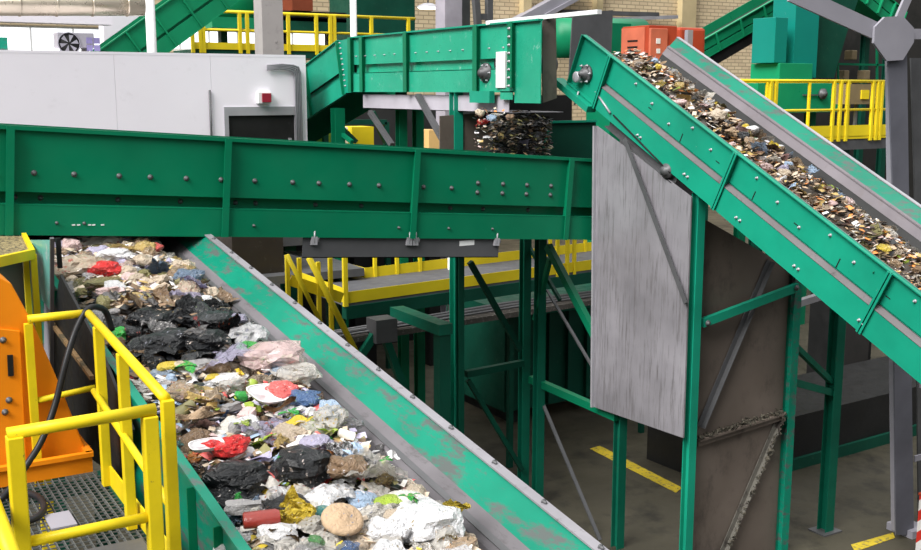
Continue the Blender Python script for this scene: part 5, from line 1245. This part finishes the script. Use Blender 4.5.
# --- steep conveyor load
def sp2(s, x, h=0): return V((x, 0, 0))+V((0, 1, 0))*sf.p(s, 0).y+V((0, 0, 1))*sf.p(s, 0).z+sv*(-.40+h)
def hsurf(x, s): return .07+.27*max(0, 1-((x-8.78)/.72)**2)+.06*noise.noise(V((x*4, s*2.2, 1)))
LS = []
def hs(px, py, kind, size, col, short, label, asp=1., flat=1., parts=False):
    r = ray(px, py); t = 6.
    while t < 30:
        p = CAM+r*t; s = (p-sf.O).dot(sf.u)
        if (p-sf.O).dot(sf.v) < -.40+hsurf(p.x, s): break
        t += .01
    place(kind, p+V((0, 0, .02)), size, col, label, None, flat, asp); LS.append((px, py, short))
hs(848, 195, 'bag', .2, 'off-white', 'pale bag', 'pale bag with a lime tip on the lower steep belt', .8)
hs(872, 211, 'film', .18, 'pale pink', 'pink curl', 'curled pale pink film below the pale bag on the steep belt')
hs(853, 203, 'leaf', .1, 'lime', 'lime tip', 'lime green tip beside the pale bag on the steep belt')
hs(752, 132, 'bag', .16, 'white', 'white lump', 'white lump in the middle of the steep belt load')
hs(716, 118, 'bag', .2, 'beige', 'beige bag', 'beige rounded bag in the upper middle of the steep belt')
hs(672, 75, 'bag', .17, 'grey', 'grey bag', 'grey pale bag near the head of the steep belt')
hs(640, 66, 'carton', .12, 'white', 'white box', 'white small box at the very head of the steep belt')
hs(700, 96, 'cfilm', .16, 'off-white', 'pale film', 'pale film near the upper end of the steep belt')
hs(753, 140, 'leaf', .1, 'green', 'green scrap', 'bright green scrap below the white lump on the steep belt')
hs(745, 128, 'bag', .1, 'yellow', 'yellow scrap', 'small yellow scrap above the white lump on the steep belt')
hs(808, 165, 'bag', .2, 'off-white', 'cream bag', 'cream coloured bag low on the steep belt load')
hs(784, 170, 'bag', .11, 'lilac', 'lilac scrap', 'lilac bag scrap at the near edge of the steep belt')
hs(915, 250, 'bag', .14, 'orange', 'rust scrap', 'rusty orange scrap at the lower end of the steep belt')
hs(890, 235, 'clear', .16, 'off-white', 'pale bag at right', 'pale clear bag close to the right edge on the steep belt')
hs(780, 150, 'bag', .14, 'white', 'second white lump', 'white crumpled lump right of the green scrap on steep belt')
hs(655, 62, 'wad', .1, 'pale blue', 'blue wad', 'pale blue wad close to the white box on the steep belt')
cnt = 0; pl2 = []
while cnt < 250:
    s = R.uniform(.5, 6.9); x = R.uniform(8.36, 9.42)
    if min([(x-a)**2+(s-b)**2 for a, b in pl2] or [9]) < .05**2: continue
    if R.random() > 1.25-abs(x-8.75)*1.5: continue
    pl2.append((x, s)); p = sp2(s, x, hsurf(x, s)+R.uniform(-.01, .03)); px, py = proj(p)
    c = R.choice(['beige', 'brown', 'off-white', 'olive', 'white', 'tan', 'off-white', 'ochre', 'beige', 'charcoal', 'dark brown', 'tan', 'pale pink', 'white', 'pale blue', 'yellow', 'lime']); k = R.choice(['bag', 'film', 'card', 'clear', 'film', 'paper', 'film', 'cfilm'])
    sz = R.uniform(.07, .18); cnt += 1
    place(k, p, sz, c, lab(k, c, sz, px, py, [(a, b, d+' on the steep belt') for a, b, d in LS], .12, .08), (R.uniform(-1, .3), R.uniform(-.6, .6), R.uniform(0, 6.28)), R.uniform(.6, 1.1), R.uniform(.6, 1))
def P2(r):
    s = r.uniform(.3, 8.6); x = r.uniform(8.34, 9.46)
    if r.random() > 1.3-abs(x-8.75)*1.6: return None
    return sp2(s, x, hsurf(x, s)+r.uniform(-.03, .02))
DARKC = ['dark brown', 'brown', 'beige', 'beige', 'charcoal', 'tan', 'tan', 'off-white', 'ochre', 'white', 'dark brown', 'pale pink', 'orange', 'brown']
vs, fs, cl = litter('b', '', P2, 6500, lambda c, r: COLS[r.choice(DARKC)], .010, .048)
bv, bf = [], []
for i in range(61):
    for j in range(11):
        x = 8.34+1.12*j/10; s = .35+8.4*i/60; bv.append(sp2(s, x, hsurf(x, s)-.03))
for i in range(60):
    for j in range(10): a = i*11+j; bf.append((a, a+1, a+12, a+11))
mk_litter('mixed_litter', 'fine dark litter carried on the steep conveyor belt', vs, fs, cl, (bv, bf))
# --- waste dropping and heaped at the transfer point
LT = [(483, 122, 'red drop scrap'), (505, 128, 'drop centre'), (540, 120, 'hopper rim'), (470, 145, 'brown chute plate')]
rt_ = random.Random(5)
for (px, py, s, c, k, l) in ((483, 122, .17, 'red', 'film', 'red and white scrap falling off the rear conveyor head'), (492, 118, .14, 'pale blue', 'bag', 'pale blue bag falling beside the red scrap'), (484, 130, .15, 'beige', 'card', 'beige board falling below the red scrap'),
        (488, 137, .12, 'white', 'paper', 'white paper at the foot of the falling waste'), (497, 114, .13, 'off-white', 'paper', 'off-white sheet right under the rear conveyor bearing'), (480, 113, .12, 'beige', 'wad', 'beige wad at the top left of the falling waste'),
        (510, 117, .12, 'brown', 'wad', 'brown wad in the middle of the falling waste'), (524, 142, .12, 'lilac', 'film', 'lilac film near the hopper in the falling waste'), (501, 136, .1, 'ochre', 'wad', 'ochre wad in the falling waste'), (538, 135, .1, 'white', 'film', 'white film sliver next to the hopper plate')):
    place(k, oy(px, py, 11.5), s, c, l)
def P3(r):
    q = r.random(); px = 489+q*62; 
    top = 108+8*r.random()+abs(q-.5)*14
    py = r.uniform(top, 160); return oy(px, py, r.uniform(11.4, 12.0))
def P3b(r): px = r.uniform(474, 505); return oy(px, r.uniform(108, 150), r.uniform(11.3, 11.8))
vs, fs, cl = litter('c', '', P3, 1500, lambda c, r: COLS[r.choice(['black', 'charcoal', 'dark brown', 'black', 'brown', 'olive', 'black', 'charcoal', 'grey', 'black', 'beige'])], .012, .045)
v2, f2, c2_ = litter('d', '', P3b, 120, lambda c, r: COLS[r.choice(DARKC)], .01, .03)
f2 = [tuple(i+len(vs) for i in f) for f in f2]
mk_litter('mixed_litter', 'dark litter pouring from the rear conveyor head onto the crossing conveyor', vs+v2, fs+f2, cl+c2_)
# ================================================================== LIGHT
w = D.worlds.new('world'); SC.world = w; w.use_nodes = True
nt = w.node_tree; bg = nt.nodes['Background']
tc = nt.nodes.new('ShaderNodeTexCoord'); sx = nt.nodes.new('ShaderNodeSeparateXYZ'); nt.links.new(tc.outputs['Generated'], sx.inputs[0])
mr = nt.nodes.new('ShaderNodeMapRange'); mr.inputs[1].default_value = -1; mr.inputs[2].default_value = 1; nt.links.new(sx.outputs['Z'], mr.inputs[0])
nt.links.new(ramp(nt, mr.outputs[0], [(.50, (.01, .01, .01)), (.53, (.07, .072, .075)), (.68, (.38, .40, .41)), (.86, (1, 1, 1))]), bg.inputs[0])
bg.inputs[1].default_value = 1.35
sl_ = D.lights.new('daylight', 'SUN'); so = D.objects.new('daylight', sl_); COL.objects.link(so)
sl_.energy = 4.9; sl_.angle = math.radians(35); sl_.color = (1, .985, .96)
so.location = (-5, 8, 20); so.rotation_euler = V((1, .32, -1.02)).to_track_quat('-Z', 'Y').to_euler()
vs_ = SC.view_settings; vs_.view_transform = 'Standard'; vs_.look = 'None'; vs_.gamma = 1; vs_.exposure = .14; vs_.use_curve_mapping = False
SC.cycles.use_denoising = True
SC.cycles.max_bounces = 6; SC.cycles.transparent_max_bounces = 12
